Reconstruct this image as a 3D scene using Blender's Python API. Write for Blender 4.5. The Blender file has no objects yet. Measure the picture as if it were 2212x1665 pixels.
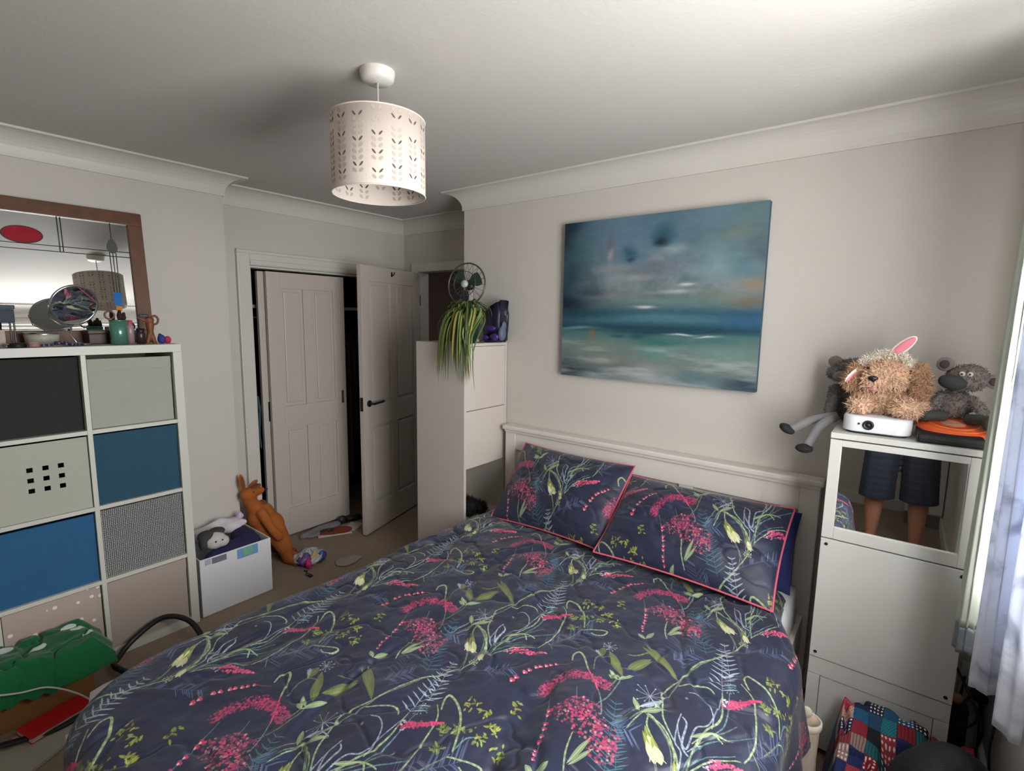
import bpy, bmesh, math, random
import numpy as np
from mathutils import Vector, Matrix, noise

S = bpy.context.scene
COL = S.collection
# ------------------------------------------------------------------ camera, world, light, exposure
CAM_H = 1.62
cam = bpy.data.objects.new('camera', bpy.data.cameras.new('camera'))
COL.objects.link(cam)
cam.data.sensor_width = 36.0
cam.data.sensor_fit = 'HORIZONTAL'
cam.data.lens = 36.0 * 1094.46 / 2212.0
cam.data.clip_start = 0.02
cam.data.clip_end = 60
R_ = Vector((0.78965, 0.61336, 0.01547))
U_ = Vector((-0.09257, 0.09418, 0.99124))
F_ = Vector((-0.60653, 0.78417, -0.13115))
cam.matrix_world = Matrix(((R_.x, U_.x, -F_.x, 0), (R_.y, U_.y, -F_.y, 0), (R_.z, U_.z, -F_.z, CAM_H), (0, 0, 0, 1)))
S.camera = cam

W = bpy.data.worlds.new('overcast_daylight')
S.world = W
W.use_nodes = True
bg = W.node_tree.nodes['Background']
bg.inputs['Color'].default_value = (0.985, 0.985, 0.972, 1)
bg.inputs['Strength'].default_value = 20.0

hl_ = bpy.data.lights.new('hall_fill', 'AREA'); hl_.size = 0.6; hl_.energy = 2.5  # unseen fill lamp added to brighten the dark hall
ho = bpy.data.objects.new('hall_fill', hl_); COL.objects.link(ho); ho.location = (-2.5, 3.7, 2.38)

# window opening of the right wall (portal helps sample the sky through it)
WX, WY0, WY1, WZ0, WZ1 = 0.36, 0.45, 1.95, 0.90, 2.20
pl = bpy.data.lights.new('window_daylight', 'AREA')
pl.shape = 'RECTANGLE'
pl.size = WY1 - WY0
pl.size_y = WZ1 - WZ0
pl.energy = 1
pl.cycles.is_portal = True
po = bpy.data.objects.new('window_daylight', pl)
COL.objects.link(po)
po.matrix_world = Matrix(((0, 0, 1, WX + 0.13), (1, 0, 0, (WY0 + WY1) / 2), (0, 1, 0, (WZ0 + WZ1) / 2), (0, 0, 0, 1)))

vs = S.view_settings
S.display_settings.display_device = 'sRGB'
vs.view_transform = 'Standard'
vs.look = 'None'
vs.exposure = 0.0
vs.gamma = 1.0
vs.use_curve_mapping = False
S.cycles.max_bounces = 10
S.cycles.diffuse_bounces = 7
S.cycles.glossy_bounces = 5
S.cycles.transparent_max_bounces = 12

rnd = random.Random(7)
PI = math.pi

# ------------------------------------------------------------------ helpers
def lin(c):
    out = []
    for v in c[:3]:
        v = v / 255.0
        out.append(v / 12.92 if v <= 0.04045 else ((v + 0.055) / 1.055) ** 2.4)
    return out + [1.0]

MATS = {}
def mat(name, rgb, rough=0.6, var=0.06, scale=8.0, bump=0.0, bscale=60.0, metal=0.0, trans=0.0, sheen=0.0, spec=0.5):
    if name in MATS:
        return MATS[name]
    m = bpy.data.materials.new(name)
    m.use_nodes = True
    nt = m.node_tree
    b = nt.nodes['Principled BSDF']
    b.inputs['Roughness'].default_value = rough
    b.inputs['Metallic'].default_value = metal
    b.inputs['Specular IOR Level'].default_value = spec
    if sheen:
        b.inputs['Sheen Weight'].default_value = sheen
    if trans:
        b.inputs['Transmission Weight'].default_value = trans
    tc = nt.nodes.new('ShaderNodeTexCoord')
    nz = nt.nodes.new('ShaderNodeTexNoise')
    nz.inputs['Scale'].default_value = scale
    nz.inputs['Detail'].default_value = 4
    nt.links.new(tc.outputs['Object'], nz.inputs['Vector'])
    mx = nt.nodes.new('ShaderNodeMix')
    mx.data_type = 'RGBA'
    c = lin(rgb)
    mx.inputs[6].default_value = [max(0, v * (1 - var)) for v in c[:3]] + [1]
    mx.inputs[7].default_value = [min(1, v * (1 + var)) for v in c[:3]] + [1]
    nt.links.new(nz.outputs['Fac'], mx.inputs[0])
    nt.links.new(mx.outputs[2], b.inputs['Base Color'])
    if bump:
        n2 = nt.nodes.new('ShaderNodeTexNoise')
        n2.inputs['Scale'].default_value = bscale
        n2.inputs['Detail'].default_value = 3
        nt.links.new(tc.outputs['Object'], n2.inputs['Vector'])
        bp = nt.nodes.new('ShaderNodeBump')
        bp.inputs['Strength'].default_value = bump
        bp.inputs['Distance'].default_value = 0.01
        nt.links.new(n2.outputs['Fac'], bp.inputs['Height'])
        nt.links.new(bp.outputs['Normal'], b.inputs['Normal'])
    MATS[name] = m
    return m

def prop(o, label=None, cat=None, group=None, kind=None):
    if label: o['label'] = label
    if cat: o['category'] = cat
    if group: o['group'] = group
    if kind: o['kind'] = kind
    return o

def thing(name, label, cat, loc=(0, 0, 0), rotz=0.0, group=None):
    o = bpy.data.objects.new(name, None)
    o.empty_display_size = 0.05
    COL.objects.link(o)
    o.location = loc
    o.rotation_euler = (0, 0, rotz)
    return prop(o, label, cat, group)

def obj(name, bm, m, parent=None, smooth=False, kind=None, label=None, cat=None, group=None):
    me = bpy.data.meshes.new(name)
    bmesh.ops.recalc_face_normals(bm, faces=bm.faces[:])
    bm.to_mesh(me)
    bm.free()
    return obj_me(name, me, m, parent, smooth, kind, label, cat, group)

def obj_me(name, me, m, parent=None, smooth=False, kind=None, label=None, cat=None, group=None):
    if m is not None:
        for mm in (m if isinstance(m, (list, tuple)) else [m]):
            me.materials.append(mm)
    if smooth:
        me.polygons.foreach_set('use_smooth', [True] * len(me.polygons))
    o = bpy.data.objects.new(name, me)
    COL.objects.link(o)
    if parent is not None:
        o.parent = parent
    return prop(o, label, cat, group, kind)

def new():
    return bmesh.new()

def bx(bm, x0, y0, z0, x1, y1, z1, bev=0.0, M=None):
    vs_ = [Vector((x, y, z)) for z in (z0, z1) for y in (y0, y1) for x in (x0, x1)]
    if M is not None:
        vs_ = [M @ v for v in vs_]
    v = [bm.verts.new(p) for p in vs_]
    fs = [bm.faces.new([v[i] for i in q]) for q in ((0, 2, 3, 1), (4, 5, 7, 6), (0, 1, 5, 4), (2, 6, 7, 3), (0, 4, 6, 2), (1, 3, 7, 5))]
    if bev > 0:
        es = list({e for f in fs for e in f.edges})
        bmesh.ops.bevel(bm, geom=es, offset=bev, segments=2, affect='EDGES', profile=0.6)
    return bm

def box(name, x0, y0, z0, x1, y1, z1, m, parent=None, bev=0.0, **k):
    return obj(name, bx(new(), min(x0, x1), min(y0, y1), min(z0, z1), max(x0, x1), max(y0, y1), max(z0, z1), bev), m, parent, **k)

def frames(pts, closed=False):
    pts = [Vector(p) for p in pts]
    n = len(pts)
    out = []
    up = None
    for i in range(n):
        if closed:
            t = (pts[(i + 1) % n] - pts[(i - 1) % n])
        else:
            t = pts[min(i + 1, n - 1)] - pts[max(i - 1, 0)]
        t = t.normalized() if t.length > 1e-9 else Vector((0, 0, 1))
        if up is None:
            up = Vector((0, 0, 1)) if abs(t.z) < 0.9 else Vector((1, 0, 0))
        a = up.cross(t)
        a = a.normalized() if a.length > 1e-6 else Vector((1, 0, 0))
        b = t.cross(a)
        up = b
        out.append((pts[i], t, a, b))
    return out

def tube(bm, pts, r, seg=8, closed=False, cap=True, flat=1.0):
    fr = frames(pts, closed)
    rings = []
    for i, (p, t, a, b) in enumerate(fr):
        rr = r[i] if isinstance(r, (list, tuple)) else r
        rings.append([bm.verts.new(p + a * (rr * math.cos(2 * PI * k / seg)) + b * (rr * flat * math.sin(2 * PI * k / seg))) for k in range(seg)])
    m = len(rings)
    for i in range(m if closed else m - 1):
        A, B = rings[i], rings[(i + 1) % m]
        for k in range(seg):
            bm.faces.new((A[k], A[(k + 1) % seg], B[(k + 1) % seg], B[k]))
    if cap and not closed:
        bm.faces.new(rings[0][::-1])
        bm.faces.new(rings[-1])
    return bm

def spline(pts, n=24, closed=False):
    P = [Vector(p) for p in pts]
    out = []
    m = len(P)
    segs = m if closed else m - 1
    for s in range(segs):
        if closed:
            p0, p1, p2, p3 = P[(s - 1) % m], P[s], P[(s + 1) % m], P[(s + 2) % m]
        else:
            p0, p1, p2, p3 = P[max(s - 1, 0)], P[s], P[s + 1], P[min(s + 2, m - 1)]
        k = max(2, n // segs)
        for i in range(k):
            t = i / k
            out.append(0.5 * ((2 * p1) + (p2 - p0) * t + (2 * p0 - 5 * p1 + 4 * p2 - p3) * t * t + (3 * p1 - p0 - 3 * p2 + p3) * t ** 3))
    if not closed:
        out.append(P[-1])
    return out

def lathe(bm, prof, seg=24, M=None, cap=False):
    rings = []
    for r, z in prof:
        ring = []
        for k in range(seg):
            p = Vector((r * math.cos(2 * PI * k / seg), r * math.sin(2 * PI * k / seg), z))
            ring.append(bm.verts.new(M @ p if M is not None else p))
        rings.append(ring)
    for A, B in zip(rings, rings[1:]):
        for k in range(seg):
            bm.faces.new((A[k], A[(k + 1) % seg], B[(k + 1) % seg], B[k]))
    if cap:
        bm.faces.new(rings[0][::-1])
        bm.faces.new(rings[-1])
    return bm

def ell(bm, c, r, sub=2, M=None):
    mm = Matrix.Translation(Vector(c))
    if M is not None:
        mm = mm @ M.to_4x4()
    mm = mm @ Matrix.Diagonal((r[0], r[1], r[2], 1))
    bmesh.ops.create_icosphere(bm, subdivisions=sub, radius=1.0, matrix=mm)
    return bm

def caps(bm, p0, r0, p1, r1):
    p0, p1 = Vector(p0), Vector(p1)
    L = (p1 - p0).length
    n = max(2, int(L / (min(r0, r1) * 0.45)) + 1)
    for i in range(n + 1):
        t = i / n
        bmesh.ops.create_icosphere(bm, subdivisions=2, radius=r0 + (r1 - r0) * t, matrix=Matrix.Translation(p0.lerp(p1, t)))
    return bm

def blob(name, parts, m, parent=None, vox=0.008, it=4, **k):
    """ellipsoids and tapered capsules fused into one continuous smooth skin"""
    bm = new()
    for p in parts:
        if p[0] == 'e':
            ell(bm, p[1], p[2], 3, Matrix.Rotation(p[4], 3, p[3]) if len(p) > 3 else None)
        else:
            caps(bm, *p[1:5])
    me = bpy.data.meshes.new(name)
    bm.to_mesh(me); bm.free()
    o = bpy.data.objects.new(name + '_tmp', me)
    COL.objects.link(o)
    md = o.modifiers.new('r', 'REMESH'); md.mode = 'VOXEL'; md.voxel_size = vox
    md = o.modifiers.new('s', 'SMOOTH'); md.iterations = it; md.factor = 0.5
    dg = bpy.context.evaluated_depsgraph_get()
    me2 = bpy.data.meshes.new_from_object(o.evaluated_get(dg))
    me2.name = name
    bpy.data.objects.remove(o)
    bpy.data.meshes.remove(me)
    me2.materials.clear()
    return obj_me(name, me2, m, parent, True, **k)

def tufts(name, src, m, n, ln, wd, seed=1, droop=0.3, parent=None, curl=0.5):
    """short blades of plush pile over a mesh: real geometry nobody could count"""
    me = src.data
    me.calc_loop_triangles()
    nt_ = len(me.loop_triangles)
    tri = np.zeros(nt_ * 3, dtype=np.int32); me.loop_triangles.foreach_get('vertices', tri); tri = tri.reshape(-1, 3)
    co = np.zeros(len(me.vertices) * 3); me.vertices.foreach_get('co', co); co = co.reshape(-1, 3)
    a, b, c = co[tri[:, 0]], co[tri[:, 1]], co[tri[:, 2]]
    cr = np.cross(b - a, c - a); ar = np.linalg.norm(cr, axis=1)
    rg = np.random.default_rng(seed)
    idx = rg.choice(nt_, n, p=ar / ar.sum())
    u, v = rg.random(n), rg.random(n)
    f = u + v > 1; u[f] = 1 - u[f]; v[f] = 1 - v[f]
    P = a[idx] + (b - a)[idx] * u[:, None] + (c - a)[idx] * v[:, None]
    N = cr[idx] / (ar[idx][:, None] + 1e-12)
    D = N + rg.normal(0, curl, (n, 3)); D[:, 2] -= droop
    D /= np.linalg.norm(D, axis=1)[:, None]
    Sd = np.cross(D, rg.normal(0, 1, (n, 3))); Sd /= np.linalg.norm(Sd, axis=1)[:, None]
    L = ln * (0.6 + 0.8 * rg.random(n))[:, None]
    w = wd * (0.6 + 0.8 * rg.random(n))[:, None]
    mid = P + D * L * 0.6 + Sd * w * 0.2
    bend = rg.normal(0, 0.35, (n, 3)); tip = P + (D + bend) * L
    V = np.stack([P - Sd * w - D * L * 0.1, P + Sd * w - D * L * 0.1, mid + Sd * w * 0.7, mid - Sd * w * 0.7, tip], 1).reshape(-1, 3)
    base = np.arange(n)[:, None] * 5
    q = (base + np.array([0, 1, 2, 3])).tolist()
    t = (base + np.array([3, 2, 4])).tolist()
    mm = bpy.data.meshes.new(name)
    mm.from_pydata(V.tolist(), [], q + t)
    return obj_me(name, mm, m, parent, False, kind='stuff')

def grid_mesh(name, P, uv=None, closed_u=False):
    """P: (nu,nv,3) array"""
    nu, nv = P.shape[:2]
    me = bpy.data.meshes.new(name)
    idx = np.arange(nu * nv).reshape(nu, nv)
    if closed_u:
        A = idx; B = np.roll(idx, -1, 0)
        q = np.stack([A[:, :-1], B[:, :-1], B[:, 1:], A[:, 1:]], -1).reshape(-1, 4)
    else:
        q = np.stack([idx[:-1, :-1], idx[1:, :-1], idx[1:, 1:], idx[:-1, 1:]], -1).reshape(-1, 4)
    nf = len(q)
    me.vertices.add(nu * nv)
    me.vertices.foreach_set('co', P.reshape(-1).astype(np.float32))
    me.loops.add(nf * 4)
    me.loops.foreach_set('vertex_index', q.reshape(-1).astype(np.int32))
    me.polygons.add(nf)
    me.polygons.foreach_set('loop_start', np.arange(0, nf * 4, 4, dtype=np.int32))
    me.update(calc_edges=True)
    if uv is not None:
        ul = me.uv_layers.new(name='uv')
        ul.data.foreach_set('uv', uv.reshape(-1, 2)[q.reshape(-1)].reshape(-1).astype(np.float32))
    me.validate()
    return me

def vnoise(x, y, seed=0):
    """smooth value noise, numpy"""
    xi = np.floor(x).astype(int); yi = np.floor(y).astype(int)
    fx = x - xi; fy = y - yi
    fx = fx * fx * (3 - 2 * fx); fy = fy * fy * (3 - 2 * fy)
    def h(a, b):
        v = np.sin(a * 127.1 + b * 311.7 + seed * 74.7) * 43758.5453
        return v - np.floor(v)
    return (h(xi, yi) * (1 - fx) + h(xi + 1, yi) * fx) * (1 - fy) + (h(xi, yi + 1) * (1 - fx) + h(xi + 1, yi + 1) * fx) * fy

def fbm(x, y, seed=0, o=4):
    s = 0; a = 0.5
    for i in range(o):
        s = s + a * vnoise(x, y, seed + i * 13); x = x * 2.03 + 5.1; y = y * 2.03 + 1.7; a *= 0.5
    return s

def image_mat(name, arr, rough=0.7, bump=0.0, bscale=300, sheen=0.0, trl=0.0):
    """arr (h,w,3) 0..255 painted here in numpy, used as flat print on a real surface"""
    h, w = arr.shape[:2]
    im = bpy.data.images.new(name, w, h)
    px = np.ones((h, w, 4), dtype=np.float32)
    px[..., :3] = np.clip(arr[::-1] / 255.0, 0, 1)
    im.pixels.foreach_set(px.reshape(-1))
    im.update()
    im.pack()
    m = bpy.data.materials.new(name)
    m.use_nodes = True
    nt = m.node_tree
    b = nt.nodes['Principled BSDF']
    b.inputs['Roughness'].default_value = rough
    if sheen: b.inputs['Sheen Weight'].default_value = sheen
    tx = nt.nodes.new('ShaderNodeTexImage'); tx.image = im
    nt.links.new(tx.outputs['Color'], b.inputs['Base Color'])
    if bump:
        n2 = nt.nodes.new('ShaderNodeTexNoise'); n2.inputs['Scale'].default_value = bscale
        tc = nt.nodes.new('ShaderNodeTexCoord'); nt.links.new(tc.outputs['Object'], n2.inputs['Vector'])
        bp = nt.nodes.new('ShaderNodeBump'); bp.inputs['Strength'].default_value = bump; bp.inputs['Distance'].default_value = 0.002
        nt.links.new(n2.outputs['Fac'], bp.inputs['Height']); nt.links.new(bp.outputs['Normal'], b.inputs['Normal'])
    return m

# ------------------------------------------------------------------ materials
m_wall = mat('wall_paint', (192, 187, 181), 0.85, 0.02, 3, 0.15, 90)
m_ceil = mat('ceiling_paint', (190, 186, 181), 0.9, 0.02, 3, 0.1, 60)
m_trim = mat('white_gloss_trim', (200, 196, 190), 0.45, 0.02, 6)
m_door = mat('white_door_paint', (186, 177, 170), 0.45, 0.03, 9, 0.05, 120)
m_white = mat('white_laminate', (214, 212, 208), 0.35, 0.02, 5)
m_carpet = mat('beige_carpet', (158, 140, 122), 0.98, 0.16, 45, 0.8, 350)
m_hall = mat('taupe_hall_paint', (120, 102, 90), 0.9, 0.05, 4)
m_black = mat('black_plastic', (20, 20, 22), 0.45, 0.1, 12)
m_chrome = mat('brushed_chrome', (190, 190, 190), 0.22, 0.04, 30, metal=1.0)
m_steel = mat('dark_steel', (60, 58, 56), 0.35, 0.08, 30, metal=0.8)
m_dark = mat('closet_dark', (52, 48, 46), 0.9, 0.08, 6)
m_glassm = mat('mirror_silver', (238, 240, 240), 0.015, 0.004, 2, metal=1.0)

# ------------------------------------------------------------------ room shell
CE = 2.41
def wall_open(name, axis, a0, a1, p0, p1, o0, o1, oz0, oz1, m, h=CE):
    """slab between p0,p1 on its thin axis, running a0..a1, one opening"""
    bm = new()
    def B(u0, u1, z0, z1):
        if u1 - u0 < 1e-4 or z1 - z0 < 1e-4: return
        if axis == 'y': bx(bm, p0, u0, z0, p1, u1, z1)
        else: bx(bm, u0, p0, z0, u1, p1, z1)
    B(a0, o0, 0, h); B(o1, a1, 0, h); B(o0, o1, 0, oz0); B(o0, o1, oz1, h)
    return obj(name, bm, m, kind='structure')

box('floor', -4.3, -1.45, -0.08, 0.55, 4.4, 0, m_carpet, kind='structure')
box('ceiling', -4.3, -1.45, CE, 0.55, 4.4, CE + 0.08, m_ceil, kind='structure')
wall_open('wall_right', 'y', -1.3, 2.47, 0.36, 0.50, WY0, WY1, WZ0, WZ1, m_wall)
box('wall_back', -2.32, 2.47, 0, 0.50, 2.60, CE, m_wall, kind='structure')
box('wall_alcove_right', -2.32, 2.60, 0, -2.20, 2.93, CE, m_wall, kind='structure')
wall_open('wall_alcove_back', 'x', -3.45, -2.20, 2.93, 3.03, -3.27, -2.51, 0, 1.99, m_wall)
wall_open('wall_alcove_left', 'y', 1.38, 2.93, -3.55, -3.45, 1.62, 2.74, 0, 1.94, m_wall)
box('wall_left', -3.55, -1.3, 0, -3.22, 1.38, CE, m_wall, kind='structure')
box('wall_front', -3.55, -1.42, 0, 0.50, -1.3, CE, m_wall, kind='structure')
# closet interior
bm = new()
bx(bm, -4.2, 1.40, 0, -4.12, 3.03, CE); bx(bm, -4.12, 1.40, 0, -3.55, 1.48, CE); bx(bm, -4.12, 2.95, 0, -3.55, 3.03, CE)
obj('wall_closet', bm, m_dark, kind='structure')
# hall beyond the doorway
bm = new()
bx(bm, -3.9, 3.03, 0, -3.8, 4.2, CE); bx(bm, -1.9, 3.03, 0, -1.8, 4.2, CE); bx(bm, -3.9, 4.2, 0, -1.8, 4.3, CE)
bx(bm, -3.8, 3.03, 0, -3.55, 3.06, CE); bx(bm, -2.2, 3.03, 0, -1.9, 3.06, CE)
obj('wall_hall', bm, m_hall, kind='structure')

# coving swept round the room, mitred at every corner
poly = [(0.36, 2.47), (-2.32, 2.47), (-2.32, 2.93), (-3.45, 2.93), (-3.45, 1.38), (-3.22, 1.38), (-3.22, -1.3), (0.36, -1.3)]
prof = [(0.0, -0.112), (0.010, -0.112), (0.010, -0.100)] + [(0.010 + 0.088 * (1 - math.cos(a)), -0.100 + 0.090 * math.sin(a)) for a in [PI / 2 * i / 8 for i in range(1, 9)]] + [(0.106, -0.010), (0.106, 0.0)]
bm = new()
n = len(poly)
rings = []
for i in range(n):
    p, q, r = poly[i - 1], poly[i], poly[(i + 1) % n]
    def nrm(a, b):
        dx, dy = b[0] - a[0], b[1] - a[1]; L = math.hypot(dx, dy); return (-dy / L, dx / L)
    n1, n2 = nrm(p, q), nrm(q, r)
    rings.append([bm.verts.new((q[0] + (n1[0] + n2[0]) * d, q[1] + (n1[1] + n2[1]) * d, CE + z)) for d, z in prof])
for i in range(n):
    A, B = rings[i], rings[(i + 1) % n]
    for k in range(len(prof) - 1):
        bm.faces.new((A[k], B[k], B[k + 1], A[k + 1]))
obj('trim_1', bm, m_trim, kind='structure')

def base(name, x0, y0, x1, y1):
    o = obj(name, bx(new(), x0, y0, 0, x1, y1, 0.10, 0.004), m_trim, kind='structure'); return o
base('baseboard_right', 0.342, -1.29, 0.36, 2.452)
base('baseboard_back', -2.318, 2.452, 0.342, 2.47)
base('baseboard_left', -3.22, -1.28, -3.202, 1.38)
base('baseboard_front', -3.20, -1.3, 0.342, -1.282)
base('baseboard_alcove', -2.338, 2.48, -2.32, 2.912)

# window in the right wall (seen only by its light and in reflections)
win = prop(bpy.data.objects.new('window_1', None), kind='structure'); COL.objects.link(win)
bm = new()
for (y0, z0, y1, z1) in ((WY0, WZ0, WY1, WZ0 + 0.05), (WY0, WZ1 - 0.05, WY1, WZ1), (WY0, WZ0, WY0 + 0.05, WZ1), (WY1 - 0.05, WZ0, WY1, WZ1), (1.20, WZ0, 1.24, WZ1)):
    bx(bm, 0.42, y0, z0, 0.48, y1, z1, 0.004)
obj('window_frame', bm, m_trim, win)
bx_sill = box('window_sill', 0.322, WY0 - 0.03, WZ0 - 0.028, 0.42, WY1 + 0.03, WZ0 + 0.001, m_trim, win, bev=0.004)
mg = bpy.data.materials.new('window_glass'); mg.use_nodes = True
ntg = mg.node_tree; ntg.nodes.remove(ntg.nodes['Principled BSDF'])
gt = ntg.nodes.new('ShaderNodeBsdfTransparent'); gg = ntg.nodes.new('ShaderNodeBsdfGlossy'); gg.inputs['Roughness'].default_value = 0.02
gm = ntg.nodes.new('ShaderNodeMixShader'); gm.inputs[0].default_value = 0.04
ntg.links.new(gt.outputs[0], gm.inputs[1]); ntg.links.new(gg.outputs[0], gm.inputs[2])
ntg.links.new(gm.outputs[0], ntg.nodes['Material Output'].inputs[0])
for (y0, y1) in ((WY0 + 0.05, 1.20), (1.24, WY1 - 0.05)):
    box('pane', 0.447, y0, WZ0 + 0.05, 0.453, y1, WZ1 - 0.05, mg, win)

# ------------------------------------------------------------------ closet doorway, sliding doors, open door
def arch(name, pts_boxes, m=m_trim):
    bm = new()
    for b in pts_boxes: bx(bm, *b, 0.004)
    return obj(name, bm, m, kind='structure')
arch('trim_2', [(-3.45, 1.535, 0, -3.432, 1.62, 2.03), (-3.45, 1.62, 1.94, -3.4325, 2.74, 2.03), (-3.4319, 1.5352, 2.014, -3.422, 2.83, 2.034),
                (-3.4319, 1.5352, 0, -3.424, 1.552, 2.0135), (-3.45, 2.74, 0, -3.432, 2.83, 2.03),
                (-3.548, 1.6205, 0, -3.4505, 1.632, 1.925), (-3.548, 1.6205, 1.9255, -3.4505, 2.739, 1.9395), (-3.4320, 1.6205, 1.945, -3.427, 2.739, 1.975)])
arch('trim_3', [(-3.345, 2.912, 0, -3.27, 2.9295, 2.06), (-3.2695, 2.912, 1.99, -2.5105, 2.9295, 2.06), (-2.51, 2.912, 0, -2.44, 2.9295, 2.06),
                (-3.2695, 2.9305, 0, -3.258, 3.03, 1.985), (-2.522, 2.9305, 0, -2.5105, 3.03, 1.985)])

def panel_door(parent, w, h, t, m, both=True):
    """local: width along +x, thickness along y (centred), z up; stiles and rails proud of four sunk panels"""
    st, mid, tr, lr, br = 0.095, 0.075, 0.11, 0.16, 0.20
    z1 = 0.80
    bm = new()
    bx(bm, 0, -t / 2, 0, st, t / 2, h, 0.003)
    bx(bm, w - st, -t / 2, 0, w, t / 2, h, 0.003)
    bx(bm, w / 2 - mid / 2, -t / 2, br, w / 2 + mid / 2, t / 2, z1, 0.003)
    bx(bm, w / 2 - mid / 2, -t / 2, z1 + lr, w / 2 + mid / 2, t / 2, h - tr, 0.003)
    bx(bm, st, -t / 2, 0, w - st, t / 2, br, 0.003)
    bx(bm, st, -t / 2, h - tr, w - st, t / 2, h, 0.003)
    bx(bm, st, -t / 2, z1, w - st, t / 2, z1 + lr, 0.003)
    obj('door_frame', bm, m, parent)
    for (x0, x1) in ((st, w / 2 - mid / 2), (w / 2 + mid / 2, w - st)):
        for (a, b) in ((br, z1), (z1 + lr, h - tr)):
            bm = new()
            bx(bm, x0 - 0.003, -t / 2 + 0.0125, a - 0.003, x1 + 0.003, t / 2 - 0.0125, b + 0.003)
            bx(bm, x0 + 0.022, -t / 2 + 0.004, a + 0.022, x1 - 0.022, t / 2 - 0.004, b - 0.022, 0.008)
            obj('panel', bm, m, parent)

d1 = prop(bpy.data.objects.new('door_1', None), kind='structure'); COL.objects.link(d1)
hinge = Vector((-3.255, 2.905, 0.012)); free = Vector((-3.035, 2.165, 0.012))
ang = math.atan2((free - hinge).y, (free - hinge).x)
d1.location = hinge; d1.rotation_euler = (0, 0, ang)
panel_door(d1, 0.765, 1.965, 0.036, m_door)
bm = new()
for s in (1, -1):
    lathe(bm, [(0.001, 0.018), (0.024, 0.018), (0.024, 0.026), (0.001, 0.026)], 16, Matrix.Translation((0.705, 0, 0.98)) @ Matrix.Rotation(-s * PI / 2, 4, 'X'))
    tube(bm, [(0.705, s * 0.02, 0.98), (0.705, s * 0.06, 0.98), (0.69, s * 0.066, 0.98), (0.59, s * 0.066, 0.985)], 0.0085, 8)
obj('door_handle', bm, m_steel, d1)
obj('latch', bx(new(), 0.7645, -0.012, 0.93, 0.767, 0.012, 1.03, 0.0005), m_steel, d1)
bm = new()
tube(bm, [(0.40, 0.018, 1.92), (0.40, 0.035, 1.915), (0.40, 0.045, 1.925), (0.40, 0.047, 1.94)], 0.004, 6)
bx(bm, 0.392, 0.018, 1.905, 0.408, 0.021, 1.94)
obj('coat_hook', bm, m_steel, d1)
for z in (0.22, 1.70):
    obj('hinge', bx(new(), -0.012, -0.018, z, 0.004, 0.020, z + 0.09, 0.002), m_chrome, d1)

def sliding(name, x, y0, y1):
    d = prop(bpy.data.objects.new(name, None), kind='structure'); COL.objects.link(d)
    d.location = (x, y0, 0.012); d.rotation_euler = (0, 0, PI / 2)
    panel_door(d, y1 - y0, 1.90, 0.03, m_door)
    return d
d2 = sliding('door_2', -3.475, 1.735, 2.335)
bm = new(); bx(bm, 0.555, -0.0165, 0.93, 0.575, -0.0145, 1.03, 0.0008)
obj('door_handle', bm, m_chrome, d2)
d3 = sliding('door_3', -3.518, 1.695, 2.29)
bm = new(); bx(bm, 0.035, -0.0165, 0.86, 0.055, -0.0145, 1.00, 0.0008)
obj('door_handle', bm, m_steel, d3)

# ------------------------------------------------------------------ bed
m_bed = mat('bed_white_paint', (208, 202, 196), 0.5, 0.02, 6)
bed = thing('bed', 'white painted wooden double bed with panelled headboard against the back wall', 'bed', (-1.06, 1.33, 0))
HX0, HX1 = -1.905 + 1.06, -0.225 + 1.06
def L(y): return y - 1.33
for xa in (HX0, HX1 - 0.075): obj('post', bx(new(), xa, L(2.405), 0, xa + 0.075, L(2.455), 0.935, 0.004), m_bed, bed)
bm = new()
bx(bm, HX0 + 0.075, L(2.41), 0.825, HX1 - 0.075, L(2.45), 0.935, 0.003)
bx(bm, HX0 + 0.075, L(2.41), 0.25, HX1 - 0.075, L(2.45), 0.36, 0.003)
for k in range(1, 3):
    xx = HX0 + (HX1 - HX0) * k / 3
    bx(bm, xx - 0.035, L(2.412), 0.36, xx + 0.035, L(2.45), 0.825, 0.003)
obj('rail', bm, m_bed, bed)
for k in range(3):
    xa = HX0 + (HX1 - HX0) * k / 3 + 0.02; xb = HX0 + (HX1 - HX0) * (k + 1) / 3 - 0.02
    obj('panel', bx(new(), xa, L(2.428), 0.34, xb, L(2.440), 0.84, 0.002), m_bed, bed)
bm = new()
bx(bm, HX0 - 0.012, L(2.385), 0.945, HX1 + 0.012, L(2.465), 0.972, 0.008)
bx(bm, HX0 - 0.002, L(2.396), 0.930, HX1 + 0.002, L(2.460), 0.948, 0.005)
obj('cap_rail', bm, m_bed, bed)
for x in (HX0 + 0.02, HX1 - 0.045):
    obj('side_rail', bx(new(), x, L(0.30), 0.20, x + 0.025, L(2.41), 0.36, 0.003), m_bed, bed)
bm = new(); bx(bm, HX0 + 0.02, L(0.27), 0.20, HX1 - 0.02, L(0.30), 0.36, 0.003); obj('foot_rail', bm, m_bed, bed)
for x in (HX0 + 0.02, HX1 - 0.08):
    obj('leg', bx(new(), x, L(0.28), 0.0, x + 0.06, L(0.34), 0.22, 0.004), m_bed, bed)
m_sheet = mat('white_cotton_sheet', (205, 203, 204), 0.9, 0.03, 10, 0.2, 200)
bm = new(); bx(bm, -1.835, 0.31, 0.30, -0.262, 2.375, 0.515, 0.05)
prop(obj('mattress', bm, m_sheet, None, True), 'white sheeted mattress under the dark floral duvet', 'mattress')

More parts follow.
